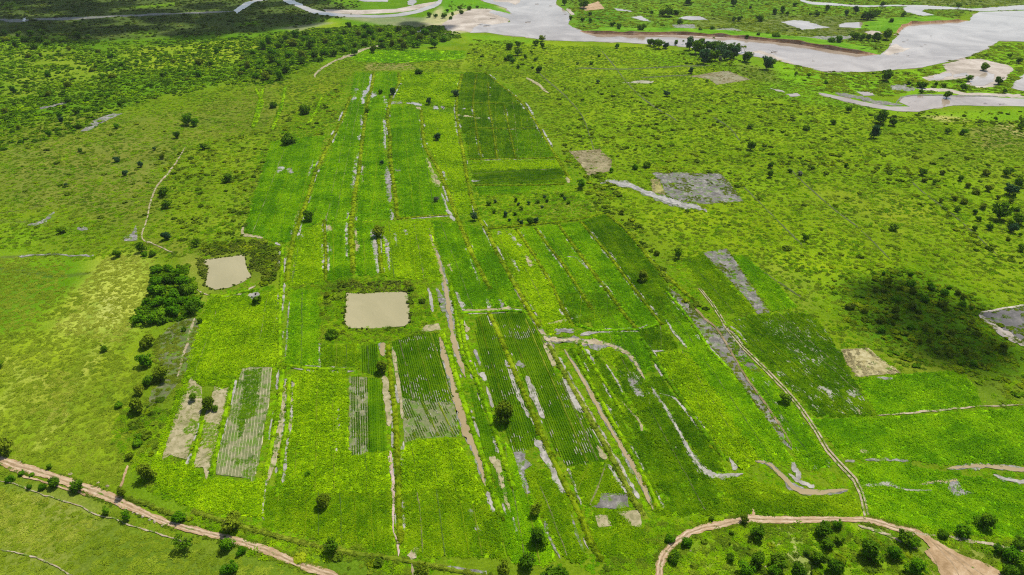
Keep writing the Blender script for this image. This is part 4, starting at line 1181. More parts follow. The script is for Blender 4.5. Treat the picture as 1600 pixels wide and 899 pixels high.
def gleams(o, poly, d, rng, k, thr, rows):
    """short dashes of wet mud showing between the plants"""
    s = np.array([d[1], -d[0]])
    c0 = poly.mean(0)
    uv = (poly - c0) @ np.stack([s, d], 1)
    lo, hi = uv.min(0), uv.max(0)
    n = int((hi - lo).prod() / (.75 * 1.6 * k * k))
    u = lo[0] + .75 * k * rng.integers(0, max(2, int((hi[0] - lo[0]) / (.75 * k))), n) if rows else rng.uniform(lo[0], hi[0], n)
    v = rng.uniform(lo[1], hi[1], n)
    P = c0 + u[:, None] * s + v[:, None] * d
    ok = inside(poly, P)
    P = P[ok]
    f = .6 * fbm(P, 12, 177) + .4 * vnoise(P, 2.5, 9)
    P = P[f > thr]
    V, F = [], []
    for p in P:
        L, w = rng.uniform(.25, 1.1) * k, rng.uniform(.06, .15) * k
        if not rows: w *= rng.uniform(1, 2.4)
        b0 = len(V)
        j = rng.normal(0, .12, (6, 2)) * w
        z = .17 + rng.uniform(0, .02)
        for q, (a_, b_) in enumerate(((-1, 0), (-.5, -1), (.6, -.9), (1, 0), (.5, 1), (-.6, .9))):
            pt = p + d * a_ * L + s * b_ * w + j[q]
            V.append((*pt, z))
        F.append(tuple(range(b0, b0 + 6)))
    if F:
        g = mesh_obj('wet_gaps', V, F, GLEAM, o)
        g['kind'] = 'stuff'


def plot(pts, cl, label, rows=False, gaps=0.0, base=None, hgt=1.0, dens=1.0, name='rice_plot', along=None, ridge=True):
    poly = W(pts)
    pale = base is MUDBASE
    fleck = 0.0 if not gaps else (.52 if pale else .66 - gaps * .2)
    green = base is MUDGREEN
    d = long_dir(poly)
    if along:
        d = np.diff(W(along), axis=0)[0]
        d = d / np.hypot(*d)
    o = sheet(name, pts, crop_top('E' if rows else cl, abin(d)) if green else (base or crop_top(cl, abin(d))), 'plot', label, 'rice plot' if name == 'rice_plot' else 'plot', mask=False)
    far = np.hypot(*poly.mean(0))
    rng = np.random.default_rng(int(abs(poly.sum()) * 10) % 99991)
    k = 1.0 if far < 330 else far / 330.0
    sp = 1.25 * k / math.sqrt(dens)
    P = fill(poly, 1.5 * k, .8 * k, d, rng, .03) if rows else fill(poly, sp, sp, d, rng, .4)
    P = P[dry(P)]
    if gaps > 0 and (rows or pale):
        u = P @ np.array([d[1], -d[0]])
        v = P @ d
        f = fbm(P, 9, 77) * .42 + vnoise(np.stack([u / .8, v / 3.2], 1), 1.0, 78) * .58
        P = P[f > gaps - (0 if pale else .08)]
    n = len(P)
    ang = math.atan2(-d[0], d[1])
    rot = np.full(n, ang) + rng.normal(0, .03, n) if rows else rng.uniform(0, 6.28, n)
    s = (np.full(n, 1.0) if rows else rng.uniform(.85, 1.2, n)) * k
    sz = np.stack([s * (1.0 if rows else 1.1), s * (.62 if rows else 1.1), s * hgt * (.7 + .6 * vnoise(P, 6, 5)) / math.sqrt(k)], 1) if n else np.zeros((0, 3))
    scatter('crop', P, .02, rot, sz, crop_stock('rows' if rows else 'tufts', cl, abin(d)), o, n)
    if fleck: gleams(o, poly, d, rng, k, fleck, rows)
    if ridge: ridges(o, poly, d, rng, far, cl)
    if cl == 'B' and not rows:
        m = int(abs(np.dot(poly[:, 0], np.roll(poly[:, 1], 1)) - np.dot(poly[:, 1], np.roll(poly[:, 0], 1))) / 2 / (2.2 * k * k))
        lo, hi = poly.min(0), poly.max(0)
        Q = rng.uniform(lo, hi, (m * 3, 2))
        Q = Q[inside(poly, Q)][:m]
        Q = Q[dry(Q)]
        Q = Q[fbm(Q, 11, 3) > .36]
        ss = rng.uniform(.8, 1.7, len(Q)) * k
        scatter('crop_clumps', Q, .0, rng.uniform(0, 6.28, len(Q)), np.stack([ss, ss, ss * .62], 1), ST_BUSH['B'], o, n + 1)
    return o


MUDBASE = earth('wet_paddy', [(.070, .098, .022), (.130, .138, .052), (.205, .190, .100)], .5, .7, .25, .3, None, .50)
MUDGREEN = earth('green_paddy_mud', [(.022, .062, .004), (.036, .085, .007), (.125, .145, .060)], .6, .6, .2, .4)
GLEAM = earth('wet_gleam', [(.115, .125, .060), (.185, .185, .115), (.270, .262, .195)], .6, .4, .3, .2)
RIDGEM['dark'] = earth('dark_ridge', [(.025, .060, .004), (.050, .100, .006), (.090, .140, .020)], .5)
RIDGEM['soil'] = earth('soil_ridge', [(.070, .100, .015), (.150, .145, .050), (.260, .235, .130)], .4, weeds=.5)
# upper block
plot([(425, 222), (470, 216), (506, 213), (487, 285), (462, 372), (446, 380), (412, 372), (382, 362), (400, 300), (415, 250)], 'G', 'leaf green plot at the west corner of upper paddies')
plot([(556, 114), (577, 115), (574, 140), (566, 170), (563, 222), (554, 300), (545, 345), (505, 345), (470, 358), (486, 310), (500, 270), (520, 230), (545, 162)], 'G', 'long green plot between the two western bunds')
plot([(590, 113), (620, 113), (621, 130), (605, 155), (600, 190), (600, 225), (604, 285), (611, 343), (556, 346), (560, 300), (566, 250), (571, 200), (577, 168)], 'G', 'long green plot holding two silver furrows')
plot([(628, 113), (718, 117), (711, 150), (709, 168), (660, 164), (614, 160), (628, 132)], 'B', 'bright plot above the row of white puddles')
plot([(612, 164), (655, 170), (658, 225), (678, 270), (699, 335), (624, 340), (618, 290), (611, 220)], 'G', 'broad green plot below the white puddles')
plot([(663, 172), (709, 178), (716, 222), (724, 280), (738, 335), (716, 336), (703, 295), (684, 255), (667, 220)], 'B', 'narrow bright plot beside the dark squares')
plot([(726, 113), (757, 114), (785, 136), (815, 162), (836, 193), (856, 228), (866, 246), (735, 249), (728, 215), (716, 180), (718, 150)], 'D', 'dark green squares bounded by a curved bank')
plot([(776, 206), (838, 203), (856, 228), (866, 246), (808, 247), (803, 215)], 'G', 'lighter green corner among dark squares')
plot([(735, 252), (868, 249), (876, 264), (738, 266)], 'B', 'thin bright strip below the dark squares')
plot([(738, 267), (876, 264), (886, 285), (742, 288)], 'D', 'dark strip above the orchard')
plot([(742, 291), (830, 291), (828, 300), (750, 306)], 'G', 'low green strip touching the orchard')
plot([(545, 83), (575, 78), (725, 80), (722, 92), (620, 99), (560, 96)], 'G', 'green strip at the thicket edge', ridge=False, dens=.5)
# middle block
plot([(459, 372), (505, 348), (507, 440), (455, 446), (446, 440), (452, 405)], 'B', 'bright plot with a flooded west furrow')
plot([(511, 346), (546, 348), (547, 395), (549, 430), (511, 440)], 'G', 'green plot with scattered wet spots')
plot([(555, 348), (585, 350), (590, 430), (556, 430)], 'G', 'narrow green plot beside the middle bund')
plot([(600, 352), (672, 345), (682, 390), (692, 440), (596, 432)], 'B', 'square bright plot above the square pond')
plot([(676, 345), (719, 352), (733, 390), (752, 430), (768, 478), (722, 486), (706, 440), (684, 382)], 'G', 'green plot east of the long canal')
plot([(727, 352), (755, 362), (775, 398), (795, 435), (813, 478), (772, 482), (752, 425)], 'G', 'slim green plot west of the eastern strips')
plot([(767, 364), (805, 360), (833, 402), (865, 449), (893, 510), (860, 524), (838, 495), (803, 428)], 'B', 'first slanting strip east of the main bund')
plot([(810, 359), (835, 359), (857, 390), (900, 449), (922, 488), (900, 507), (866, 449)], 'G', 'second slanting strip with a cross puddle')
plot([(840, 357), (871, 352), (900, 394), (936, 444), (970, 490), (990, 513), (930, 518), (922, 485), (900, 447)], 'G', 'third slanting strip below the orchard')
plot([(870, 462), (900, 458), (945, 456), (970, 488), (930, 502), (898, 507)], 'D', 'dark patch across the second and third strips')
plot([(876, 351), (906, 348), (948, 400), (985, 449), (1030, 505), (998, 513), (952, 456), (905, 392)], 'G', 'fourth slanting strip below the orchard')
plot([(910, 347), (946, 335), (975, 360), (1008, 400), (1040, 440), (1078, 503), (1036, 506), (990, 447)], 'D', 'dark broad strip at the eastern margin')
# lower left
plot([(328, 468), (365, 463), (400, 466), (436, 452), (437, 560), (428, 572), (378, 574), (362, 600), (346, 608), (335, 603), (315, 602), (300, 588), (286, 602), (300, 545), (318, 492)], 'B', 'broad bright plot below the irregular pond', along=[(380, 574), (405, 466)], hgt=1.3)
plot([(296, 600), (262, 690), (252, 722), (290, 722), (320, 752), (340, 746), (395, 758), (414, 745), (412, 810), (330, 800), (285, 788), (245, 760), (236, 735), (262, 660), (280, 608)], 'B', 'bright weeds round the harvested plots', ridge=False, hgt=1.3)
plot([(453, 450), (498, 455), (499, 570), (448, 571), (452, 500)], 'G', 'mid green plot beside the pond meadow')
plot([(503, 540), (560, 537), (561, 576), (504, 576)], 'Y', 'small olive plot below the pond meadow')
plot([(455, 582), (540, 580), (545, 715), (545, 770), (445, 770), (452, 690), (460, 640)], 'B', 'bright bubbly plot with the lone tree below', along=[(500, 770), (503, 590)], hgt=1.3)
plot([(545, 714), (606, 706), (611, 770), (548, 770)], 'B', 'bright plot below the flecked row plot', hgt=1.2)
plot([(413, 770), (548, 770), (611, 770), (614, 815), (619, 868), (530, 848), (415, 822)], 'Y', 'olive green plot above the headland', along=[(545, 850), (540, 700)])
plot([(545, 588), (575, 590), (577, 700), (573, 709), (545, 712)], 'D', 'flecked young rice plot in flooded rows', rows=True, gaps=.40, base=MUDBASE)
plot([(575, 590), (593, 592), (601, 640), (606, 704), (575, 709)], 'G', 'green half of the flecked row plot', rows=True, base=MUDGREEN)
plot([(563, 540), (591, 537), (593, 590), (562, 580)], 'D', 'small dark plot beside the olive tree', rows=True, base=MUDGREEN)
plot([(612, 534), (650, 523), (686, 519), (693, 555), (703, 605), (708, 630), (640, 625), (626, 620), (618, 560)], 'D', 'dark upper half of the flooded rice plot', rows=True, gaps=.33, base=MUDGREEN)
plot([(626, 620), (640, 625), (708, 630), (718, 675), (714, 683), (660, 685), (632, 692), (629, 650)], 'D', 'pale flooded lower half of the rice plot', rows=True, gaps=.50, base=MUDBASE)
plot([(628, 700), (660, 687), (715, 686), (737, 727), (757, 772), (745, 790), (700, 760), (630, 770)], 'B', 'bright plot below the flooded rice plot', along=[(640, 868), (628, 700)], hgt=1.3)
plot([(630, 770), (700, 760), (745, 790), (757, 772), (772, 805), (792, 872), (640, 868), (627, 850)], 'Y', 'olive plot against the headland drain', along=[(640, 868), (628, 700)])
# lower middle
plot([(745, 496), (763, 491), (776, 520), (790, 555), (811, 605), (835, 665), (843, 690), (822, 705), (802, 707), (788, 670), (770, 620), (757, 580), (744, 540)], 'D', 'dark row plot around the big tree', rows=True, gaps=.22, base=MUDGREEN)
plot([(770, 490), (820, 490), (848, 530), (862, 570), (900, 630), (935, 690), (946, 721), (886, 730), (860, 690), (832, 625), (802, 560)], 'D', 'long dark row plot beside the sandy channel', rows=True, gaps=.2, base=MUDGREEN)
plot([(886, 732), (947, 722), (976, 770), (940, 772), (925, 793), (909, 790), (896, 755)], 'Y', 'smooth olive plot under the dark rows')
plot([(819, 738), (855, 732), (880, 773), (895, 812), (915, 866), (905, 880), (872, 866), (852, 815), (836, 778)], 'Y', 'long olive strip between grey furrows')
plot([(790, 690), (802, 710), (815, 750), (835, 790), (848, 822), (868, 870), (850, 885), (800, 880), (792, 830), (782, 770)], 'G', 'green strip under three dark trees')
plot([(735, 600), (755, 640), (775, 690), (788, 730), (800, 790), (805, 860), (795, 870), (772, 800), (760, 730), (745, 670)], 'G', 'green margin east of the wide brown canal', rows=True, base=MUDGREEN)
plot([(925, 800), (985, 795), (1005, 830), (1010, 870), (945, 870), (920, 840)], 'Y', 'weedy olive headland by the road bend', ridge=False)
# lower right
plot([(890, 547), (903, 543), (925, 575), (950, 612), (975, 655), (1000, 700), (1030, 760), (1058, 808), (1024, 800), (1008, 764), (990, 726), (958, 668), (926, 608), (900, 565)], 'D', 'dark strip along the tan canal', hgt=.9)
plot([(922, 546), (946, 572), (972, 618), (1000, 662), (1052, 735), (1092, 803), (1062, 810), (1028, 752), (987, 672), (952, 608)], 'D', 'dark strip inside the arched channel')
plot([(935, 548), (955, 540), (972, 566), (960, 574)], 'B', 'bright small island inside the arched channel')
plot([(956, 547), (988, 572), (1008, 602), (1030, 628), (1060, 682), (1088, 727), (1110, 750), (1142, 802), (1096, 804), (1060, 742), (1010, 668), (975, 610)], 'D', 'dark broad strip with grey flecks', gaps=.2, base=MUDGREEN)
plot([(1010, 595), (1030, 590), (1052, 618), (1100, 680), (1135, 735), (1110, 742), (1075, 690), (1040, 635)], 'D', 'narrow dark strip west of the brightest plot')
plot([(1027, 553), (1065, 548), (1090, 576), (1125, 626), (1155, 676), (1184, 718), (1162, 736), (1138, 712), (1103, 672), (1075, 630), (1042, 584)], 'B', 'brightest long leafy plot beside the mud strip', hgt=1.4)
plot([(997, 518), (1033, 509), (1062, 545), (1018, 549)], 'D', 'dark block above the brightest plot')
plot([(912, 528), (960, 518), (993, 518), (1012, 545), (1020, 580), (1005, 578), (990, 556), (960, 538)], 'G', 'green wedge north of the arched channel')
plot([(1040, 458), (1080, 506), (1108, 546), (1138, 575), (1163, 610), (1195, 652), (1225, 698), (1243, 724), (1192, 720), (1152, 668), (1112, 605), (1076, 546), (1038, 498)], 'G', 'green strip beside the dark mud strip')
plot([(1132, 524), (1160, 552), (1200, 592), (1246, 644), (1288, 706), (1298, 730), (1262, 735), (1235, 700), (1200, 638), (1165, 582)], 'G', 'green sliver between ridge and wheel track', gaps=.3, base=MUDGREEN)
plot([(1115, 748), (1160, 746), (1215, 762), (1250, 778), (1335, 776), (1350, 806), (1200, 806), (1150, 806)], 'Y', 'olive green block above the curving road', ridge=False)
plot([(1140, 500), (1205, 490), (1262, 490), (1285, 510), (1310, 550), (1332, 592), (1352, 628), (1367, 650), (1280, 652), (1247, 620), (1197, 570), (1162, 535)], 'D', 'large dark field with grey flecks east of the track', along=[(1250, 637), (1162, 545)], gaps=.36, base=MUDGREEN)
plot([(1340, 592), (1405, 586), (1500, 580), (1520, 600), (1532, 634), (1420, 644), (1372, 649), (1352, 615)], 'G', 'green field below the straw plot', ridge=False)
plot([(1255, 652), (1280, 655), (1370, 653), (1600, 637), (1660, 634), (1660, 730), (1560, 724), (1480, 726), (1400, 716), (1318, 716), (1290, 680)], 'G', 'wide smooth green field crossed by a path above', ridge=False)
plot([(1340, 726), (1400, 724), (1470, 738), (1600, 760), (1660, 764), (1660, 845), (1500, 835), (1400, 815), (1364, 808), (1348, 772)], 'G', 'bright weedy field north of the road fork', ridge=False)
plot([(1065, 405), (1098, 398), (1140, 442), (1180, 490), (1128, 490), (1092, 442)], 'Y', 'yellowish plot west of the mud strip')
plot([(1146, 400), (1162, 400), (1202, 432), (1246, 480), (1206, 486), (1168, 432)], 'G', 'green plot east of the mud strip')

# straw rows on the harvested plots
H_ = [([(299, 590), (309, 600), (315, 606), (317, 633), (305, 680), (291, 719), (280, 716), (267, 711), (253, 720), (267, 671), (284, 620)], .52, 'pale harvested plot with a small tree at its edge'),
      ([(336, 604), (347, 609), (359, 606), (351, 649), (338, 698), (323, 752), (318, 731), (303, 731), (311, 684), (320, 649)], .55, 'pale harvested plot under the crooked tree'),
      ([(378, 577), (391, 574), (425, 575), (422, 622), (413, 667), (405, 720), (395, 758), (391, 749), (369, 746), (338, 742), (340, 716), (351, 676), (365, 627)], .25, 'striped harvested plot with straw lines'),
      ([(441, 596), (447, 604), (446, 631), (440, 685), (433, 720), (418, 758), (417, 738), (425, 693), (433, 649)], .3, 'narrow striped straw plot')]
for i, (q, g, lab) in enumerate(H_):
    o = sheet('harvested_plot', q, STRAWMUD if i != 2 else MUDBASE, 'mud', lab, 'plot', mask=False)
    poly = W(q)
    d = long_dir(poly)
    rng = np.random.default_rng(50 + i)
    s = np.array([d[1], -d[0]])
    if i < 2:
        P = fill(poly, .9, .9, d, rng, .4)
        P = P[(fbm(P, 7, 5) > .40) & (vnoise(P, 1.2, 6) > .40)]
        scatter('stubble', P, .11, rng.uniform(0, 6, len(P)), np.stack([np.full(len(P), .5), np.full(len(P), .5), np.full(len(P), .35)], 1), ST_TUFT['O'], o, i)
        P = fill(poly, .9, .9, d, rng, .4)
        P = P[fbm(P, 9, 44) > .60]
        scatter('regrowth', P, .11, rng.uniform(0, 6, len(P)), np.full(len(P), .6), ST_TUFT['Y'], o, i + 5)
    else:
        c0 = poly.mean(0)
        uv = (poly - c0) @ np.stack([s, d], 1)
        ridge = earth('straw_ridge', [(.26, .23, .12), (.37, .33, .19), (.46, .42, .27)], .8) if i == 2 else bpy.data.materials['straw_ridge']
        for u0 in np.arange(uv[:, 0].min() + .3, uv[:, 0].max(), .95):
            vv = np.arange(uv[:, 1].min(), uv[:, 1].max(), .7)
            line = c0 + (u0 + .35 * (fbm(np.stack([vv, np.full(len(vv), u0 * .1)], 1), 14, 3) - .5)[:, None] * 2) * s + vv[:, None] * d
            ok = inside(poly, line) & (fbm(line, 5, 91 + int(u0 * 3)) > .30)
            V, F = [], []
            for q in range(len(line)):
                w = .20 * (.7 + .7 * rng.uniform())
                V += [(*(line[q] - s * w), .104), (*line[q], .20), (*(line[q] + s * w), .104)]
                if q and ok[q] and ok[q - 1]:
                    k = q * 3
                    F += [(k - 3, k - 2, k + 1, k), (k - 2, k - 1, k + 2, k + 1)]
            if F: mesh_obj('straw_row', V, F, ridge, o)
        P = fill(poly, .95, .7, d, rng, .3)
        P = P[fbm(P, 6, 15) > .56]
        scatter('regrowth', P, .11, rng.uniform(0, 6, len(P)), np.full(len(P), .5), ST_TUFT['D'], o, i)
    if i == 2:
        G = W([(382, 580), (408, 577), (402, 625), (398, 650), (385, 655), (375, 685), (372, 670), (378, 630)])
        P = fill(G, .9, .9, d, rng, .4)
        scatter('green_rice', P, .11, rng.uniform(0, 6, len(P)), np.full(len(P), .75), ST_TUFT['D'], o, 9)
    WET.append((poly, 0.0))

# ruts, verge grass
for i, (o, pts, wid) in enumerate(ROADS):
    rng = np.random.default_rng(800 + i)
    e = band(pts, wid)
    for side in (e[:len(pts)], e[len(pts):]):
        q = W(side)
        m = 420
        t = rng.uniform(0, len(q) - 1.001, m); a = t.astype(int); f = (t - a)[:, None]
        P = q[a] * (1 - f) + q[a + 1] * f + rng.normal(0, .25, (m, 2))
        ctr = W(np.asarray(pts))[np.minimum(a, len(pts) - 1)] if side is not None and side[0][0] == e[0][0] else W(np.asarray(pts)[::-1])[np.minimum(a, len(pts) - 1)]
        out = P - ctr
        P = P + out / np.maximum(np.hypot(*out.T), .1)[:, None] * .35
        P = P[vnoise(P, 3, 4) > .42]
        scatter('verge_grass', P, .15, rng.uniform(0, 6.28, len(P)), rng.uniform(.25, .5, len(P)), ST_TUFT['S'], o, i)
# weeds and stubble over the bare plots
for i, o in enumerate([o for o in COL.objects if o.name.startswith('mud_plot')]):
    poly = np.array([(v.co.x, v.co.y) for v in o.data.vertices])
    far = np.hypot(*poly.mean(0))
    k = max(1.0, far / 330)
    rng = np.random.default_rng(500 + i)
    lo, hi = poly.min(0), poly.max(0)
    P = rng.uniform(lo, hi, (min(9000, int((hi - lo).prod() / (.8 * k * k))), 2))
    P = P[inside(poly, P)]
    edge = seg_dist(poly, P, True)
    straw = 'straw' in o['label'] or 'brown' in o['label']
    f = fbm(P, 7, 33) + .25 * np.exp(-edge / 1.2)
    P = P[f > (.50 if straw else .62)]
    scatter('weeds', P, .1, rng.uniform(0, 6.28, len(P)), rng.uniform(.3, .75, len(P)) * math.sqrt(k), ST_TUFT['T' if straw else ('O', 'S')[i % 2]], o, i)
# bund grass
for i, (o, q, n, wd, cl) in enumerate(BUNDS):
    far = np.hypot(*q.mean(0))
    k = max(1.0, far / 330)
    rng = np.random.default_rng(300 + i)
    seg = np.hypot(*np.diff(q, axis=0).T).sum()
    m = int(seg / (.55 * k) * max(1, wd / 2.0))
    t = rng.uniform(0, len(q) - 1, m)
    a = t.astype(int); f = (t - a)[:, None]
    a2 = np.minimum(a + 1, len(q) - 1)
    u = rng.uniform(-.42, .42, m)
    P = q[a] * (1 - f) + q[a2] * f + n[a] * (u * wd)[:, None]
    scatter('bund_grass', P, .1 + .35 * (1 - np.abs(u) * 2), rng.uniform(0, 6.28, m), rng.uniform(.4, .85, m) * math.sqrt(k), ST_TUFT[cl], o, i)
    m2 = m // 6
    scatter('bund_shrubs', P[:m2] + rng.normal(0, .35, (m2, 2)), .1, rng.uniform(0, 6.28, m2), np.stack([rng.uniform(.7, 1.7, m2) * math.sqrt(k)] * 2 + [rng.uniform(.5, 1.0, m2) * math.sqrt(k)], 1), ST_BUSH['K' if i % 2 else 'S'], o, i)

# ------------------------------------------------------------------ rough grass and low scrub of the open plain
PLOTS_ALL = [np.array([(v.co.x, v.co.y) for v in o.data.vertices]) for o in list(COL.objects) if o.name.startswith(('rice_plot', 'harvested_plot'))]


def open_land(P):
    ok = dry(P)
    for w in PLOTS_ALL:
        i = np.where(ok)[0]
        ok[i[inside(w, P[i])]] = False
    return ok


def spread(pts, sp, thr, nz, seed):
    poly = W(pts)
    rng = np.random.default_rng(seed)
    lo, hi = poly.min(0), poly.max(0)
    n = int((hi - lo).prod() / sp ** 2)
    P = rng.uniform(lo, hi, (n, 2))
    amp = min(14.0, .12 * (hi - lo).min())        # stands fray out at their edges
    P = P[inside(poly, P + (np.stack([fbm(P, 26, 61), fbm(P, 26, 62)], 1) - .5) * 3 * amp + rng.normal(0, .12 * amp, P.shape))]
    P = P[fbm(P, nz, seed) > thr]
    return P[open_land(P)], rng


def scrub(name, label, cat, regions, stocks, size, flat=(.55, .9)):
    """regions: (outline, spacing, threshold, patch size)"""
    for j, st in enumerate(stocks):
        parts, sizes = [], []
        for r, (pts, sp, thr, nz) in enumerate(regions):
            P, rng = spread(pts, sp * math.sqrt(len(stocks)), thr, nz, 900 + j * 31 + r * 7 + len(name))
            parts.append(P)
            sizes.append(size[0] * (size[1] / size[0]) ** (rng.uniform(0, 1, len(P)) ** 2.1))
        P, s = np.concatenate(parts), np.concatenate(sizes)
        rng = np.random.default_rng(5 + j)
        S = np.stack([s * rng.uniform(.8, 1.3, len(P)), s * rng.uniform(.8, 1.2, len(P)), s * rng.uniform(*flat, len(P))], 1)
        o = scatter(name, P, 0.0, rng.uniform(0, 6.28, len(P)), S, st, None, j)
        tag(o, label[j], cat, None, 'stuff')


scrub('meadow_grass', ['pale yellow green grass of the dry meadow strip'], 'grass',
      [([(165, 405), (215, 398), (236, 410), (225, 450), (215, 510), (190, 535), (130, 535), (85, 525), (120, 465)], 1.3, .15, 8), ([(0, 765), (120, 788), (150, 830), (60, 855), (-40, 830)], 1.1, .35, 8), ([(40, 575), (105, 585), (95, 665), (25, 655)], 1.4, .45, 8)],
      [ST_TUFT['M']], (.6, 1.3), (.4, .8))
scrub('meadow_grass', ['fresh green grass of the wide west meadow'], 'grass',
      [([(-60, 405), (150, 402), (110, 465), (80, 525), (130, 540), (190, 540), (225, 510), (238, 440), (250, 640), (200, 760), (-60, 740)], 1.35, .2, 8), ([(-60, 745), (300, 845), (480, 905), (-60, 920)], 1.2, .3, 6)],
      [ST_TUFT['N']], (.6, 1.3), (.4, .8))
scrub('grass', ['rough green grass tufts over the plain', 'yellow green grass tufts over the plain'], 'grass',
      [([(180, 640), (255, 640), (300, 800), (640, 870), (640, 905), (420, 865), (200, 780)], .9, .3, 5),
       ([(455, 440), (660, 436), (690, 515), (560, 535), (500, 530), (440, 470)], 1.0, .35, 5), ([(960, 820), (1180, 803), (1440, 830), (1500, 920), (940, 920)], 1.0, .34, 6), ([(1440, 825), (1620, 835), (1620, 920), (1560, 905)], 1.1, .4, 5),
       ([(735, 62), (860, 68), (1060, 78), (1200, 110), (1400, 180), (1660, 190), (1660, 620), (1540, 640), (1420, 560), (1300, 560), (1180, 500), (1060, 400), (950, 330), (900, 290), (860, 220), (790, 130), (725, 108)], 1.8, .34, 14), ([(-80, 215), (60, 200), (250, 160), (420, 120), (560, 80), (720, 78), (720, 112), (556, 112), (500, 260), (385, 365), (300, 410), (-80, 400)], 1.8, .34, 12), ([(745, 300), (950, 292), (950, 335), (762, 358)], 1.6, .4, 5)],
      [ST_TUFT['S'], ST_TUFT['Y']], (.7, 1.5), (.5, .9))
scrub('far_grass', ['rank marsh grass of the far bank', 'yellowish grass of the far bank'], 'grass',
      [([(880, -10), (1700, -10), (1660, 16), (1520, 18), (1400, 50), (1370, 84), (1200, 62), (900, 48)], 4.2, .36, 30), ([(1210, 95), (1345, 116), (1440, 109), (1520, 92), (1560, 68), (1640, 70), (1640, 150), (1420, 148), (1280, 142)], 3.4, .34, 24)],
      [ST_TUFT['S'], ST_TUFT['K']], (1.6, 3.4), (.4, .7))
scrub('field_grass', ['fresh weeds between the paddies', 'yellowish weeds between the paddies'], 'weeds',
      [([(425, 215), (556, 112), (724, 112), (790, 135), (890, 285), (955, 335), (1050, 440), (1100, 400), (1150, 395), (1260, 485), (1320, 560), (1370, 650), (1660, 640), (1660, 840), (1440, 825), (1360, 806), (1180, 803), (1060, 830), (1000, 890), (780, 895), (640, 870), (420, 830), (240, 760), (300, 590), (330, 465), (440, 445), (380, 365)], 1.15, .12, 6)],
      [ST_TUFT['G'], ST_TUFT['Y']], (.5, 1.0), (.5, 1.0))
P, rg = spread([(277, 502), (305, 497), (317, 520), (310, 545), (277, 602), (232, 636), (235, 612), (262, 590), (247, 560), (250, 525)], .95, .38, 4, 61)
tag(scatter('weeds', P, .1, rg.uniform(0, 6, len(P)), rg.uniform(.4, .9, len(P)), ST_TUFT['O'], None, 4), 'thin weeds over the grey gravel slope', 'weeds', None, 'stuff')
scrub('undergrowth', ['low yellow green scrub clumps across the plain', 'low dark green scrub clumps across the plain', 'olive scrub clumps across the plain'], 'scrub',
      [([(860, 130), (1200, 150), (1600, 190), (1600, 320), (1400, 270), (1240, 260), (1160, 290), (1000, 260), (900, 220)], 4.2, .47, 16), ([(1200, 235), (1400, 260), (1440, 300), (1600, 400), (1600, 430), (1480, 380), (1420, 290), (1200, 268)], 3.0, .40, 10),
       ([(1000, 260), (1300, 290), (1500, 430), (1300, 470), (1120, 370)], 7.0, .52, 12),
       ([(240, 250), (420, 200), (550, 120), (500, 260), (380, 370), (300, 400), (230, 385)], 3.3, .44, 9), ([(300, 385), (420, 375), (432, 430), (400, 450), (395, 400), (320, 402)], 1.2, .30, 6), ([(475, 440), (640, 440), (655, 470), (645, 515), (560, 525), (480, 520), (470, 480)], 3.0, .46, 5),
       ([(0, 200), (290, 180), (240, 330), (0, 380)], 6.0, .52, 12), ([(880, 225), (960, 290), (1050, 430), (1130, 500), (1110, 500), (1040, 440), (940, 330), (870, 240)], 2.0, .42, 7),
       ([(730, 62), (860, 70), (870, 110), (740, 105)], 5.0, .42, 12), ([(890, 0), (1600, -5), (1600, 12), (1400, 45), (1370, 82), (1200, 60), (900, 45)], 5.0, .46, 25), ([(1200, 100), (1350, 118), (1560, 75), (1600, 150), (1280, 142)], 6.0, .48, 18), ([(1420, 176), (1600, 172), (1600, 200), (1440, 190)], 4.0, .40, 10),
       ([(1040, 80), (1180, 95), (1220, 130), (1100, 110)], 4.0, .42, 10), ([(700, 2), (800, 20), (740, 12), (690, 24)], 4.0, .40, 10), ([(1080, 845), (1440, 840), (1440, 905), (1070, 905)], 2.6, .46, 6), ([(205, 640), (255, 625), (245, 730), (205, 730)], 2.0, .42, 5), ([(260, 815), (620, 880), (560, 905), (440, 870)], 2.6, .45, 5)],
      [ST_BUSH['S'], ST_BUSH['K2'], ST_BUSH['K']], (.7, 4.2), (.38, .66))
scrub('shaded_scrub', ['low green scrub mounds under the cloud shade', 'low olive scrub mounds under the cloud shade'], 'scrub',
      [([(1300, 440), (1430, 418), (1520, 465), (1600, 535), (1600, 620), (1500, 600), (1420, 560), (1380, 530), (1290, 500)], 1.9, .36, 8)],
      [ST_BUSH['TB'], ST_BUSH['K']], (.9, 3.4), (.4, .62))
scrub('thicket', ['dense green undergrowth of the far thicket', 'yellowish undergrowth of the far thicket', 'dark undergrowth of the far thicket'], 'thicket',
      [([(-150, 52), (60, 62), (180, 66), (400, 54), (560, 40), (700, 40), (720, 62), (590, 70), (500, 95), (440, 128), (330, 137), (180, 180), (60, 222), (-150, 275)], 2.9, .40, 22), ([(400, 60), (560, 40), (700, 42), (700, 68), (540, 85), (440, 122), (360, 122)], 2.3, .12, 16),
       ([(200, 112), (420, 95), (400, 125), (200, 160), (0, 205), (0, 165)], 4.0, .34, 18), ([(-80, 175), (60, 170), (40, 215), (-80, 260)], 4.0, .3, 16)],
      [ST_BUSH['TB'], ST_BUSH['Y'], ST_BUSH['TD']], (1.8, 5.2), (.4, .7))
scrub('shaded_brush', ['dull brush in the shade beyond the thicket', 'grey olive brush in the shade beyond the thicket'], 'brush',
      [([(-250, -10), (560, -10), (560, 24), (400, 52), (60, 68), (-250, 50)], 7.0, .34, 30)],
      [ST_BUSH['K2'], ST_BUSH['P2']], (2.5, 6.5), (.4, .7))  # dull stock picked so that the shade is partly in the leaf colour
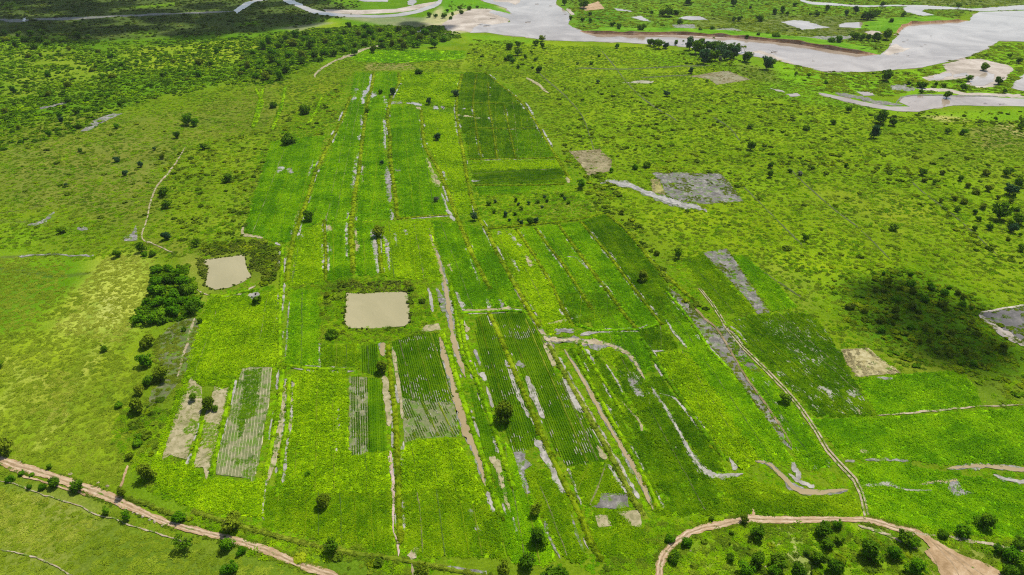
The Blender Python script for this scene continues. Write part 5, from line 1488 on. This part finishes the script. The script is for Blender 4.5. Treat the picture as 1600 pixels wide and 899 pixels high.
scrub('pond_scrub', ['grey olive scrub ringing the irregular pond', 'grey olive bushes round both ponds'], 'scrub',
      [([(300, 388), (350, 385), (400, 375), (425, 385), (435, 420), (400, 445), (392, 430), (385, 412), (383, 396), (320, 404), (310, 402)], .9, .22, 5), ([(305, 400), (320, 410), (325, 425), (318, 440), (308, 420)], .8, .3, 4), ([(520, 440), (640, 440), (650, 455), (530, 456)], 1.1, .32, 4)],
      [ST_BUSH['P2'], ST_BUSH['O']], (.9, 2.3))

print('scattered', TOTAL[0])

# ------------------------------------------------------------------ trees
def crown_mesh(seed, n, lobes, tall, leaf, key):
    rng = np.random.default_rng(seed)
    L = []
    sx, sy = rng.uniform(.75, 1.15), rng.uniform(.75, 1.15)
    for i in range(lobes):
        a, rr = rng.uniform(0, 6.28), rng.uniform(.08, .36)
        L.append((math.cos(a) * rr * sx, math.sin(a) * rr * sy, rng.uniform(.24, .80) * tall, rng.uniform(.11, .25)))
    L += [(rng.uniform(-.08, .08), rng.uniform(-.08, .08), .52 * tall, .29), (0, 0, .36 * tall, .26)]
    wts = np.array([l[3] ** 2 for l in L]); wts /= wts.sum()
    V, F = [], []
    for i in range(n):
        lx, ly, lz, lr = L[rng.choice(len(L), p=wts)]
        d = rng.normal(size=3); d /= np.linalg.norm(d)
        rad = lr * (rng.uniform(.25, 1) ** .4) * 1.05
        c = np.array([lx, ly, lz]) + d * rad * np.array([1, 1, .85])
        c[2] = max(c[2], .05)
        nrm = d * .9 + np.array([0, 0, .35]) + rng.normal(0, .42, 3); nrm /= np.linalg.norm(nrm)
        u = np.cross(nrm, rng.normal(size=3)); u /= np.linalg.norm(u); v = np.cross(nrm, u)
        s = leaf * rng.uniform(.55, 1.4)
        k = len(V)
        V += [c - u * s, c - v * s * .7, c + u * s, c + v * s * .7]
        F.append((k, k + 1, k + 2, k + 3))
    return V, F


def trunk_mesh(seed, tall):
    rng = np.random.default_rng(seed)
    V, F = [], []

    def limb(a, b, r0, r1, k=6):
        a, b = np.array(a, float), np.array(b, float)
        ax = (b - a) / np.linalg.norm(b - a)
        u = np.cross(ax, [0.3, .9, .1]); u /= np.linalg.norm(u); w = np.cross(ax, u)
        s = len(V)
        for t, r in ((0, r0), (.5, (r0 + r1) / 2), (1, r1)):
            m = a + (b - a) * t + (rng.normal(0, .012, 3) if t == .5 else 0)
            for j in range(k):
                an = 2 * math.pi * j / k
                V.append(m + (u * math.cos(an) + w * math.sin(an)) * r)
        for t in range(2):
            for j in range(k):
                F.append((s + t * k + j, s + t * k + (j + 1) % k, s + (t + 1) * k + (j + 1) % k, s + (t + 1) * k + j))
    limb((0, 0, -.02), (.01, .01, .36 * tall), .040, .026)
    for i in range(4):
        a = rng.uniform(0, 6.28)
        limb((.01, .01, .30 * tall + i * .02), (math.cos(a) * .24, math.sin(a) * .24, .68 * tall + rng.uniform(-.06, .1)), .022, .007, 5)
    return V, F


def mk(name, V, F, mat):
    me = bpy.data.meshes.new(name)
    me.from_pydata([tuple(map(float, v)) for v in V], [], F)
    me.materials.append(mat)
    me.update()
    return me


FORMS = {'round': (.95, 12, 1500, .050), 'tall': (1.2, 11, 1400, .050), 'low': (.68, 12, 1400, .054), 'loose': (1.05, 8, 700, .050)}
CROWN, TRUNK, NV = {}, {}, 6
for fi, (f, (tall, lb, n, lf)) in enumerate(FORMS.items()):
    for v in range(NV):
        V, F = crown_mesh(40 + fi * 10 + v, n, lb, tall, lf, f)
        for c, m in TREE.items():
            CROWN[f, v, c] = mk('crown', V, F, m)
        TRUNK[f, v] = mk('trunk', *trunk_mesh(70 + fi * 10 + v, tall), BARK)

SIZE_W = lambda w: 'small' if w < 3.2 else ('mid-sized' if w < 6.5 else 'large')
GROUPS = {}


def tree(cx, cy, wpx, tone='dark', form='round', group=None, noun=None, name=None):
    dep = math.atan2(SP - (449.5 - cy) / FPX * CP, CP + (449.5 - cy) / FPX * SP)
    tall = FORMS[form][0]
    yb = cy + wpx * (.56 if form != 'low' else .4) * tall * math.cos(dep) * .95
    p = W([(cx, yb)])[0]
    s = wpx * slant(yb) / FPX / 1.02
    v = random.randrange(NV)
    small = s < 3.4 or form == 'low'
    t = empty(name or ('bush' if small else 'tree'), (p[0], p[1], 0))
    t.rotation_euler = (0, 0, random.uniform(0, 6.28))
    t.scale = (s * random.uniform(.92, 1.16), s * random.uniform(.92, 1.16), s * random.uniform(.82, 1.15))
    for nm, me in (('trunk', TRUNK[form, v]), ('crown', CROWN[form, v, tone])):
        o = bpy.data.objects.new(nm, me)
        COL.objects.link(o)
        o.parent = t
    word = {'round': 'round', 'tall': 'upright', 'low': 'spreading', 'loose': 'open-crowned'}[form]
    tw = {'dark': 'dark green', 'bright': 'bright green', 'olive': 'olive green', 'bluish': 'blue green', 'grey': 'grey green'}[tone]
    nn = noun or ('bush' if small else 'tree')
    later(t, f'{SIZE_W(s)} {word} {tw}|{nn}', p, nn, group or 'trees and bushes dotted over the plain')
    return t


D, BR, OL, BL, GR = 'dark', 'bright', 'olive', 'bluish', 'grey'
NEAR = [(12, 697, 28, OL), (87, 751, 24, D), (122, 757, 26, D), (192, 769, 17, OL, 'tall'), (232, 737, 32, OL), (280, 809, 23, BR, 'low'), (362, 814, 34, OL), (357, 850, 24, BR), (290, 848, 27, D, 'loose'), (360, 886, 24, BR), (378, 862, 16, BR, 'low'),
        (204, 711, 15, OL), (215, 693, 17, BR, 'low'), (217, 683, 11, BR, 'low'), (216, 632, 28, OL), (219, 608, 21, OL), (232, 592, 22, D), (253, 580, 32, OL), (228, 562, 23, BR), (229, 536, 30, OL, 'low'), (164, 543, 13, D), (187, 633, 15, BR, 'low'), (17, 748, 14, BR, 'low'), (67, 762, 12, BR, 'low'),
        (48, 760, 9, BR), (35, 740, 10, BR, 'low'), (50, 742, 9, BR, 'low'), (168, 797, 16, BR, 'loose'), (200, 807, 18, BR, 'loose'), (78, 728, 9, D, 'tall'), (0, 567, 15, D), (302, 619, 18, D, 'loose'), (327, 629, 25, OL), (337, 637, 12, D),
        (788, 642, 37, OL), (506, 780, 31, OL, 'round'), (518, 852, 30, D, 'loose'), (837, 796, 23, OL, 'loose'), (841, 839, 29, D), (823, 877, 31, D), (865, 895, 40, D), (786, 893, 30, OL, 'loose'), (660, 894, 32, OL), (597, 572, 24, OL), (592, 360, 21, OL), (482, 337, 19, D), (481, 740, 10, BR, 'low'),
        (1282, 826, 29, D), (1307, 819, 19, BR), (1294, 850, 23, D), (1310, 842, 18, D), (1277, 871, 25, D), (1303, 885, 36, D), (1357, 859, 40, D), (1396, 864, 27, BR), (1411, 839, 27, D), (1425, 848, 22, BR), (1428, 884, 38, BR), (1504, 827, 28, BR), (1537, 813, 34, D), (1474, 837, 19, D, 'low'), (1594, 845, 19, D),
        (1575, 863, 36, BR), (1592, 880, 36, BR), (1560, 857, 22, D), (1588, 850, 22, D), (1575, 890, 30, D), (1215, 875, 33, D), (1209, 890, 22, BR), (1245, 897, 36, D), (1182, 830, 30, D), (1162, 812, 16, OL), (1141, 870, 16, D), (1143, 832, 9, D), (1140, 849, 7, D), (1182, 873, 31, D), (1165, 890, 29, BR), (1075, 848, 24, BR, 'low'), (1052, 874, 26, D, 'low'), (1046, 842, 20, BR, 'low'), (1110, 811, 13, D, 'low'), (1260, 865, 13, D, 'low'),
        (1226, 622, 20, D), (1004, 429, 21, OL), (1059, 396, 15, D, 'loose'), (971, 330, 9, OL), (742, 337, 15, BL, 'loose'), (681, 310, 11, GR, 'loose'), (908, 287, 15, BR), (955, 265, 9, BR), (1010, 258, 13, D, 'low'), (992, 262, 10, BR, 'low'), (1026, 396, 11, OL, 'low'),
        (518, 522, 19, D, 'low'), (642, 452, 10, D, 'low'), (660, 470, 12, OL, 'low'), (510, 462, 11, OL, 'low'), (402, 468, 14, D), (313, 500, 11, D), (288, 515, 10, D, 'low'), (393, 415, 9, OL, 'low')]
FAR = [(222, 386, 17, D), (238, 397, 13, D, 'low'), (226, 397, 12, BR, 'low'), (185, 395, 15, D), (97, 357, 15, D), (261, 367, 17, BL), (308, 378, 14, D, 'loose'), (257, 297, 19, D), (262, 318, 15, D), (357, 276, 17, D), (318, 228, 11, D), (196, 269, 11, BL), (221, 256, 10, BL), (183, 248, 11, BL), (254, 243, 11, OL),
       (103, 288, 8, BL), (126, 233, 8, D), (242, 232, 6, BL), (294, 185, 21, BR), (306, 190, 14, BR), (278, 209, 13, D), (125, 195, 11, D), (182, 196, 10, BR), (78, 208, 11, BR), (450, 219, 24, D, 'low'), (477, 173, 19, D, 'low'), (428, 165, 14, D, 'low'), (97, 187, 9, BL, 'tall'),
       (597, 253, 8, BL), (574, 171, 10, D), (595, 142, 10, D), (614, 141, 14, BL), (671, 157, 12, BL, 'loose'), (712, 145, 11, BL), (683, 213, 12, BL), (655, 112, 14, D, 'low'),
       (1173, 227, 15, D), (934, 127, 7, BL), (1041, 144, 13, BL), (1079, 110, 10, BL), (1104, 125, 7, D), (964, 71, 9, BR), (936, 87, 7, D, 'low'), (924, 99, 8, D, 'low'), (902, 99, 6, D, 'low'), (1172, 196, 10, D), (837, 65, 12, D), (847, 59, 11, OL), (847, 70, 9, D), (809, 69, 10, D), (797, 70, 14, D), (809, 80, 13, D), (821, 88, 8, D), (837, 91, 8, D),
       (797, 87, 14, BR), (801, 93, 11, BR), (841, 110, 12, D, 'low'), (810, 105, 7, D, 'low'), (832, 106, 7, D, 'low'), (830, 80, 6, D), (791, 91, 8, D), (1373, 236, 6, D), (1322, 258, 7, D), (1269, 262, 9, D, 'low'), (1250, 272, 9, GR, 'low'), (1234, 268, 8, D, 'low'),
       (966, 41, 11, D), (1002, 41, 17, D), (957, 37, 9, D), (1016, 49, 6, D), (891, 27, 8, D), (912, 4, 17, D), (1045, 14, 23, D), (1075, 2, 13, D), (1146, 2, 15, D), (1155, 28, 10, D), (1146, 29, 8, D), (1187, 30, 13, D, 'low'), (1094, 45, 7, D), (1112, 44, 9, D, 'low'), (1061, 35, 10, D, 'low'), (922, 21, 7, D), (1018, 18, 7, D), (1172, 11, 6, D), (1167, 57, 8, D), (1184, 54, 9, D), (882, 2, 12, D), (910, 30, 8, D), (922, 32, 8, D), (1035, 18, 14, D), (1055, 20, 12, D, 'low'),
       (1204, 97, 15, D), (1384, 117, 19, D), (1536, 102, 16, D), (1559, 126, 12, D), (1504, 133, 16, D), (1479, 146, 15, D), (1439, 142, 9, D), (1439, 133, 16, D, 'low'), (1513, 121, 12, BR), (1375, 182, 22, D), (1395, 190, 13, D), (1325, 170, 11, D), (1365, 206, 19, BL), (1259, 200, 12, D, 'low'), (1301, 190, 9, D), (1505, 205, 11, BR), (1480, 204, 10, D), (1577, 86, 8, D), (1591, 94, 10, D), (1335, 54, 15, D), (1346, 58, 11, D), (1356, 58, 11, D), (1366, 57, 14, D), (1385, 53, 18, D), (1372, 60, 10, D),
       (1392, 32, 9, D), (1411, 21, 10, D), (1360, 22, 18, D), (1349, 24, 13, D), (1368, 18, 14, D), (1322, 19, 9, BL, 'tall'), (1337, 15, 10, BL, 'tall'), (1276, 21, 9, D), (1266, 21, 7, D), (1292, 12, 9, D), (1242, 6, 8, D), (1379, 6, 8, D), (1497, 7, 11, D), (1210, 17, 11, D), (1222, 15, 11, D), (1212, 56, 14, D, 'low'), (1230, 20, 8, D), (1310, 63, 14, BR, 'low'), (1300, 64, 12, BR, 'low'), (1597, 187, 12, D), (1594, 196, 11, D), (1462, 131, 7, D), (1420, 129, 7, D), (1474, 133, 7, D), (1569, 141, 9, D), (1243, 115, 7, D), (1263, 117, 7, D), (1290, 129, 8, BR, 'low'),
       (1396, 355, 17, D, 'low'), (1257, 370, 13, D, 'loose'), (1560, 330, 27, D), (1572, 267, 17, D), (1577, 294, 22, BL), (1590, 285, 15, D), (1590, 340, 22, D), (1545, 352, 14, D), (1203, 271, 13, D), (1203, 257, 11, D), (1580, 355, 16, BL), (1525, 300, 12, OL, 'low'), (1540, 270, 16, OL, 'low')]
ORCH = [(764, 316, 10), (774, 314, 6), (772, 329, 8), (790, 334, 9), (805, 333, 7), (796, 343, 6), (810, 342, 6), (814, 347, 8), (828, 344, 13), (837, 343, 10), (806, 312, 7), (810, 318, 6), (815, 324, 8), (826, 316, 7), (840, 314, 7), (847, 322, 6), (855, 313, 6), (851, 307, 5), (878, 304, 6), (882, 310, 6), (888, 315, 7)]
GROVE = [(245, 424, 20), (262, 419, 19), (277, 424, 19), (249, 438, 23), (268, 437, 22), (287, 438, 20), (239, 455, 20), (257, 455, 23), (276, 455, 22), (296, 453, 23), (248, 472, 22), (267, 472, 24), (288, 471, 24), (306, 474, 22), (300, 484, 19), (254, 489, 22), (272, 488, 21), (238, 495, 20), (219, 500, 21), (252, 501, 18), (230, 470, 14), (222, 491, 15)]
RIVERG = [(1016, 65, 10), (1029, 65, 14), (1040, 69, 11), (1022, 66, 9), (1056, 66, 7), (1077, 66, 15), (1092, 64, 13), (1086, 73, 14), (1105, 68, 16), (1112, 71, 14), (1121, 69, 14), (1100, 86, 17), (1108, 84, 18), (1117, 84, 14), (1125, 78, 14), (1130, 73, 12), (1140, 74, 14), (1147, 80, 14), (1141, 85, 12), (1151, 74, 11), (1132, 86, 13), (1167, 85, 15), (1163, 90, 9), (1197, 97, 14), (1095, 76, 13)]
for r in NEAR + FAR:
    tree(r[0], r[1], r[2] * (.92 if r[0] > 1040 and r[1] > 800 else 1.05), *r[3:])
for i, (x, y, w) in enumerate(ORCH):
    tree(x, y, w * 1.05, (D, BL, D, BL)[i % 4], 'round', 'round bushes of the orchard plot', 'orchard bush')
for i, (x, y, w) in enumerate(GROVE):
    tree(x + random.uniform(-3, 3), y + random.uniform(-2, 2), w * random.uniform(.85, 1.2), (BR, BR, BR, BR, D)[i % 5], ('low', 'low', 'round')[i % 3], 'trees of the dense grove', 'grove tree')
for i, (x, y, w) in enumerate(RIVERG):
    tree(x, y, w * 1.3, (D, D, BL)[i % 3], ('round', 'tall')[i % 2], 'trees of the riverside grove', 'riverside tree')
tree(1125, 92, 11, GR, 'loose', 'trees of the riverside grove', 'riverside tree')
# shaded scrub bushes and thicket trees that can be told apart
rng = np.random.default_rng(21)


def strew(pts, n, w, tones, group, noun, form=('round', 'low'), mind=7):
    q = np.array(pts, float)
    got = []
    tries = 0
    while len(got) < n and tries < n * 60:
        tries += 1
        p = rng.uniform(q.min(0), q.max(0))
        if not inside(q, p[None])[0]: continue
        if any(abs(p[0] - g[0]) < mind and abs(p[1] - g[1]) < mind * .55 for g in got): continue
        got.append(p)
        tree(p[0], p[1], rng.uniform(*w), tones[rng.integers(len(tones))], form[rng.integers(len(form))], group, noun)


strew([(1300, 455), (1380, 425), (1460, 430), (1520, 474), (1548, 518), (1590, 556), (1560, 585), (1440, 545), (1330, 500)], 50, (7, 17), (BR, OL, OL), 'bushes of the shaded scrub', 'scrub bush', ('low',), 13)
strew([(400, 60), (540, 38), (690, 50), (700, 66), (560, 78), (490, 95), (440, 122), (370, 118)], 65, (10, 17), (D, BR, BR, OL), 'trees of the far thicket', 'thicket tree', ('round', 'round', 'low'), 13)
strew([(0, 60), (380, 75), (390, 120), (200, 160), (20, 205), (0, 200)], 38, (7, 14), (D, OL, BR), 'trees of the far thicket', 'thicket tree', ('round', 'low'), 15)
strew([(0, 45), (90, 50), (160, 55), (120, 68), (60, 75), (0, 65)], 12, (9, 15), (D,), 'trees of the far thicket', 'thicket tree', ('round', 'low'), 12)
strew([(660, 25), (720, 10), (760, 10), (720, 22), (690, 38)], 10, (6, 10), (D, BR), 'trees of the far thicket', 'thicket tree', ('round', 'low'), 9)
strew([(1430, 260), (1600, 300), (1600, 390), (1520, 360), (1450, 300)], 26, (8, 14), (OL, D), 'bushes of the dark thicket', 'scrub bush', ('low', 'round'), 14)


for nm, q in (('square', [(541, 458), (600, 457), (638, 456), (641, 505), (632, 511), (575, 515), (545, 514), (537, 505)]), ('irregular', [(315, 407), (382, 398), (385, 415), (394, 433), (357, 451), (336, 454), (320, 447), (325, 420)])):
    p = ragged(W(q), .6, .35, 4)
    rg = np.random.default_rng(len(nm))
    k = rg.integers(0, len(p), 120)
    P = p[k] + rg.normal(0, .35, (120, 2))
    P = P[vnoise(P, 4, 9) > .42]
    tag(scatter('bank_weeds', P, .1, rg.uniform(0, 6, len(P)), rg.uniform(.35, 1.1, len(P)), ST_BUSH['P2'], None, 3), f'weeds fringing the {nm} pond', 'weeds', None, 'stuff')
P, rg = spread([(232, 418), (285, 415), (318, 470), (300, 492), (215, 512), (208, 500), (235, 450)], 1.3, .2, 5, 77)
ss = rg.uniform(1.2, 3.2, len(P))
tag(scatter('undergrowth', P, 0, rg.uniform(0, 6, len(P)), np.stack([ss, ss, ss * .7], 1), ST_BUSH['TB'], None, 8), 'bright undergrowth filling the dense grove', 'undergrowth', None, 'stuff')


# palms of the riverside grove
def palm_parts():
    rng = np.random.default_rng(3)
    V, F = [], []
    for t in range(6):
        z = t / 5 * .82
        for j in range(6):
            a = j * math.pi / 3
            r = .022 - .010 * t / 5
            V.append((math.cos(a) * r + .05 * (t / 5) ** 2, math.sin(a) * r, z))
    for t in range(5):
        for j in range(6):
            F.append((t * 6 + j, t * 6 + (j + 1) % 6, t * 6 + 6 + (j + 1) % 6, t * 6 + 6 + j))
    tr = mk('trunk', V, F, BARK)
    V, F = [], []
    for i in range(16):
        a, up = i * 2.4, rng.uniform(-.1, .9)
        d, s = np.array([math.cos(a), math.sin(a), 0]), np.array([-math.sin(a), math.cos(a), 0])
        prev = None
        for k in range(5):
            t = k / 4
            c = np.array([.05, 0, .82]) + d * .36 * t * (1 - .25 * up) + np.array([0, 0, up * .26 * t - .34 * t * t])
            w = .055 * math.sin(math.pi * min(.98, t * .85 + .14))
            b = len(V)
            V += [c - s * w + np.array([0, 0, -.02]), c, c + s * w + np.array([0, 0, -.02])]
            if prev is not None:
                F += [(prev, prev + 1, b + 1, b), (prev + 1, prev + 2, b + 2, b + 1)]
            prev = b
    return tr, mk('fronds', V, F, TREE['olive'])


PT, PF = palm_parts()
for (x, y, hpx) in [(1067, 70, 8), (1099, 68, 9), (1115, 66, 9), (1158, 83, 13), (1163, 82, 12), (1153, 78, 12)]:
    p = W([(x, y)])[0]
    t = empty('palm_tree', (*p, 0))
    s = hpx * slant(y) / FPX
    t.scale = (s * .9, s * .9, s)
    t.rotation_euler[2] = random.uniform(0, 6)
    for nm, me in (('trunk', PT), ('fronds', PF)):
        o = bpy.data.objects.new(nm, me); COL.objects.link(o); o.parent = t
    later(t, 'slender drooping-leaved|palm', p, 'palm', 'palms of the riverside grove')


# ------------------------------------------------------------------ stones, driftwood
def lump(name, p, s, mat, seed, flat=.6, rough=.25):
    import bmesh
    bm = bmesh.new()
    bmesh.ops.create_icosphere(bm, subdivisions=2, radius=1)
    rg = np.random.default_rng(seed)
    for v in bm.verts:
        k = 1 + rg.normal(0, rough)
        v.co = Vector((v.co.x * k * s, v.co.y * k * s * .8, max(-.1, v.co.z) * k * s * flat))
    me = bpy.data.meshes.new(name); bm.to_mesh(me); bm.free()
    me.materials.append(mat)
    o = bpy.data.objects.new(name, me); COL.objects.link(o)
    o.location = (*p, .05)
    o.rotation_euler[2] = rg.uniform(0, 6)
    return o


for i, (x, y, w) in enumerate([(183, 789, 5), (190, 793, 5), (197, 797, 7), (208, 801, 5), (215, 803, 6), (224, 807, 7), (234, 812, 6), (242, 816, 7), (255, 822, 6)]):
    p = W([(x, y)])[0]
    o = lump('stone_heap', p, w * slant(y) / FPX * .48, PALE, i)
    later(o, 'pale|stone heap', p, 'stone heap', 'stone heaps along the earth road')
for i, (x, y, w) in enumerate([(648, 862, 9), (168, 760, 8), (110, 741, 8), (30, 724, 8), (153, 755, 6), (1079, 861, 6), (1196, 886, 4)]):
    p = W([(x, y)])[0]
    o = lump('spoil_heap', p, w * slant(y) / FPX * .38, PALE, 20 + i, .4, .25)
    later(o, 'pale crumbly|spoil heap', p, 'spoil heap', 'spoil heaps beside roads and drains')
o = lump('stone', W([(735, 566)])[0], .75, earth('pink_stone', [(.30, .17, .20), (.42, .26, .29), (.5, .34, .36)], 2), 40, .8, .12)
tag(o, 'single pinkish boulder in the green strip east of the canal', 'boulder')


def drift(p, L, seed):
    rg = np.random.default_rng(seed)
    V, F = [], []
    for br in range(5):
        a = rg.uniform(0, 6.28) if br else 0
        l = L * (1 if br == 0 else rg.uniform(.3, .6))
        st = np.array([rg.uniform(-.3, .3) * L if br else -L / 2, 0, .25])
        d = np.array([math.cos(a), math.sin(a), rg.uniform(.05, .5) if br else .04])
        r = L * (.035 if br == 0 else .018)
        k = len(V)
        for t in (0, 1):
            for j in range(5):
                an = j * 1.2566
                V.append(st + d * l * t + np.array([0, math.cos(an), math.sin(an)]) * r * (1 - .6 * t))
        for j in range(5):
            F.append((k + j, k + (j + 1) % 5, k + 5 + (j + 1) % 5, k + 5 + j))
    o = mesh_obj('drift_log', V, F, WOOD)
    o.location = (*p, .2)
    o.rotation_euler[2] = rg.uniform(-.5, .5)
    return o


for i, (x, y, w) in enumerate([(825, 35, 9), (861, 10, 6), (884, 23, 5), (795, 34, 6), (760, 41, 10), (750, 39, 8), (770, 30, 9), (1210, 82, 14), (1271, 96, 5), (1400, 85, 7), (1412, 66, 5), (1418, 63, 4), (1446, 70, 4), (1418, 88, 4), (1440, 73, 5), (1351, 158, 12), (1430, 159, 4), (1421, 161, 4), (1565, 164, 9), (1540, 163, 6), (1535, 122, 4), (839, 7, 6), (1455, 57, 3)]):
    p = W([(x, y)])[0]
    later(drift(p, w * slant(y) / FPX, i), 'dark branching|drift log', p, 'driftwood', 'driftwood stranded in the river')


# ------------------------------------------------------------------ cumulus clouds overhead, whose shade falls on the thicket and the scrub
def cloud_mat(name, thick):
    m = bpy.data.materials.new(name)
    m.use_nodes = True
    nt = m.node_tree
    bs = nt.nodes['Principled BSDF']
    bs.inputs['Base Color'].default_value = (.92, .92, .93, 1)
    bs.inputs['Roughness'].default_value = 1.0
    tr = nt.nodes.new('ShaderNodeBsdfTransparent')
    mx = nt.nodes.new('ShaderNodeMixShader')
    mx.inputs[0].default_value = thick
    nt.links.new(tr.outputs[0], mx.inputs[1])
    nt.links.new(bs.outputs[0], mx.inputs[2])
    nt.links.new(mx.outputs[0], nt.nodes['Material Output'].inputs['Surface'])
    return m


def cloud(pts, alt, n, rad, label, seed, thick=.6):
    import bmesh
    poly = W(pts)
    rg = np.random.default_rng(seed)
    lo, hi = poly.min(0), poly.max(0)
    C = []
    while len(C) < n:
        p = rg.uniform(lo, hi)
        if inside(poly, p[None])[0]: C.append(p)
    off = np.array(TO_SUN) * (alt / TO_SUN.z)
    bm = bmesh.new()
    for p in C:
        r = rg.uniform(*rad)
        m = bmesh.ops.create_icosphere(bm, subdivisions=2, radius=r)
        for v in m['verts']:
            v.co = Vector((v.co.x * (1 + rg.normal(0, .06)) + p[0] + off[0], v.co.y * (1 + rg.normal(0, .06)) + p[1] + off[1], v.co.z * .55 + alt + rg.uniform(0, r * .2)))
    me = bpy.data.meshes.new('cloud'); bm.to_mesh(me); bm.free()
    me.materials.append(cloud_mat('cloud_vapour', thick))
    me.polygons.foreach_set('use_smooth', [True] * len(me.polygons))
    o = bpy.data.objects.new('cloud', me); COL.objects.link(o)
    tag(o, label, 'cloud', None, 'structure')


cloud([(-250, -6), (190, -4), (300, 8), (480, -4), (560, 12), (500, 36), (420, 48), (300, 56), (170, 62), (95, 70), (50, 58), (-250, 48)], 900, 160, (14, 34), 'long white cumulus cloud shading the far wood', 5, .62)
cloud([(640, 36), (700, 40), (690, 52), (640, 48)], 900, 12, (10, 18), 'small white cumulus cloud shading the river wood', 6)
cloud([(1320, 460), (1380, 440), (1460, 445), (1520, 480), (1585, 545), (1560, 580), (1490, 570), (1420, 545), (1350, 500)], 900, 40, (6, 14), 'white cumulus cloud shading the eastern scrub', 7, .14)


# ------------------------------------------------------------------ the thin air between here and the far bank
hz = bpy.data.materials.new('thin_air')
hz.use_nodes = True
hz.node_tree.nodes.remove(hz.node_tree.nodes['Principled BSDF'])
pv = hz.node_tree.nodes.new('ShaderNodeVolumePrincipled')
pv.inputs['Color'].default_value = (.93, .95, .98, 1)
pv.inputs['Density'].default_value = .00003
pv.inputs['Anisotropy'].default_value = .2
hz.node_tree.links.new(pv.outputs[0], hz.node_tree.nodes['Material Output'].inputs['Volume'])
X, Y0, Y1, Z0, Z1 = 12000, -12000, 15000, -1.0, 156.0
hv = [(x, y, z) for z in (Z0, Z1) for y in (Y0, Y1) for x in (-X, X)]
ho = mesh_obj('haze', hv, [(0, 2, 3, 1), (4, 5, 7, 6), (0, 1, 5, 4), (2, 6, 7, 3), (0, 4, 6, 2), (1, 3, 7, 5)], hz)
tag(ho, 'thin pale haze over the whole flood plain', 'haze', None, 'stuff')

settle_labels()
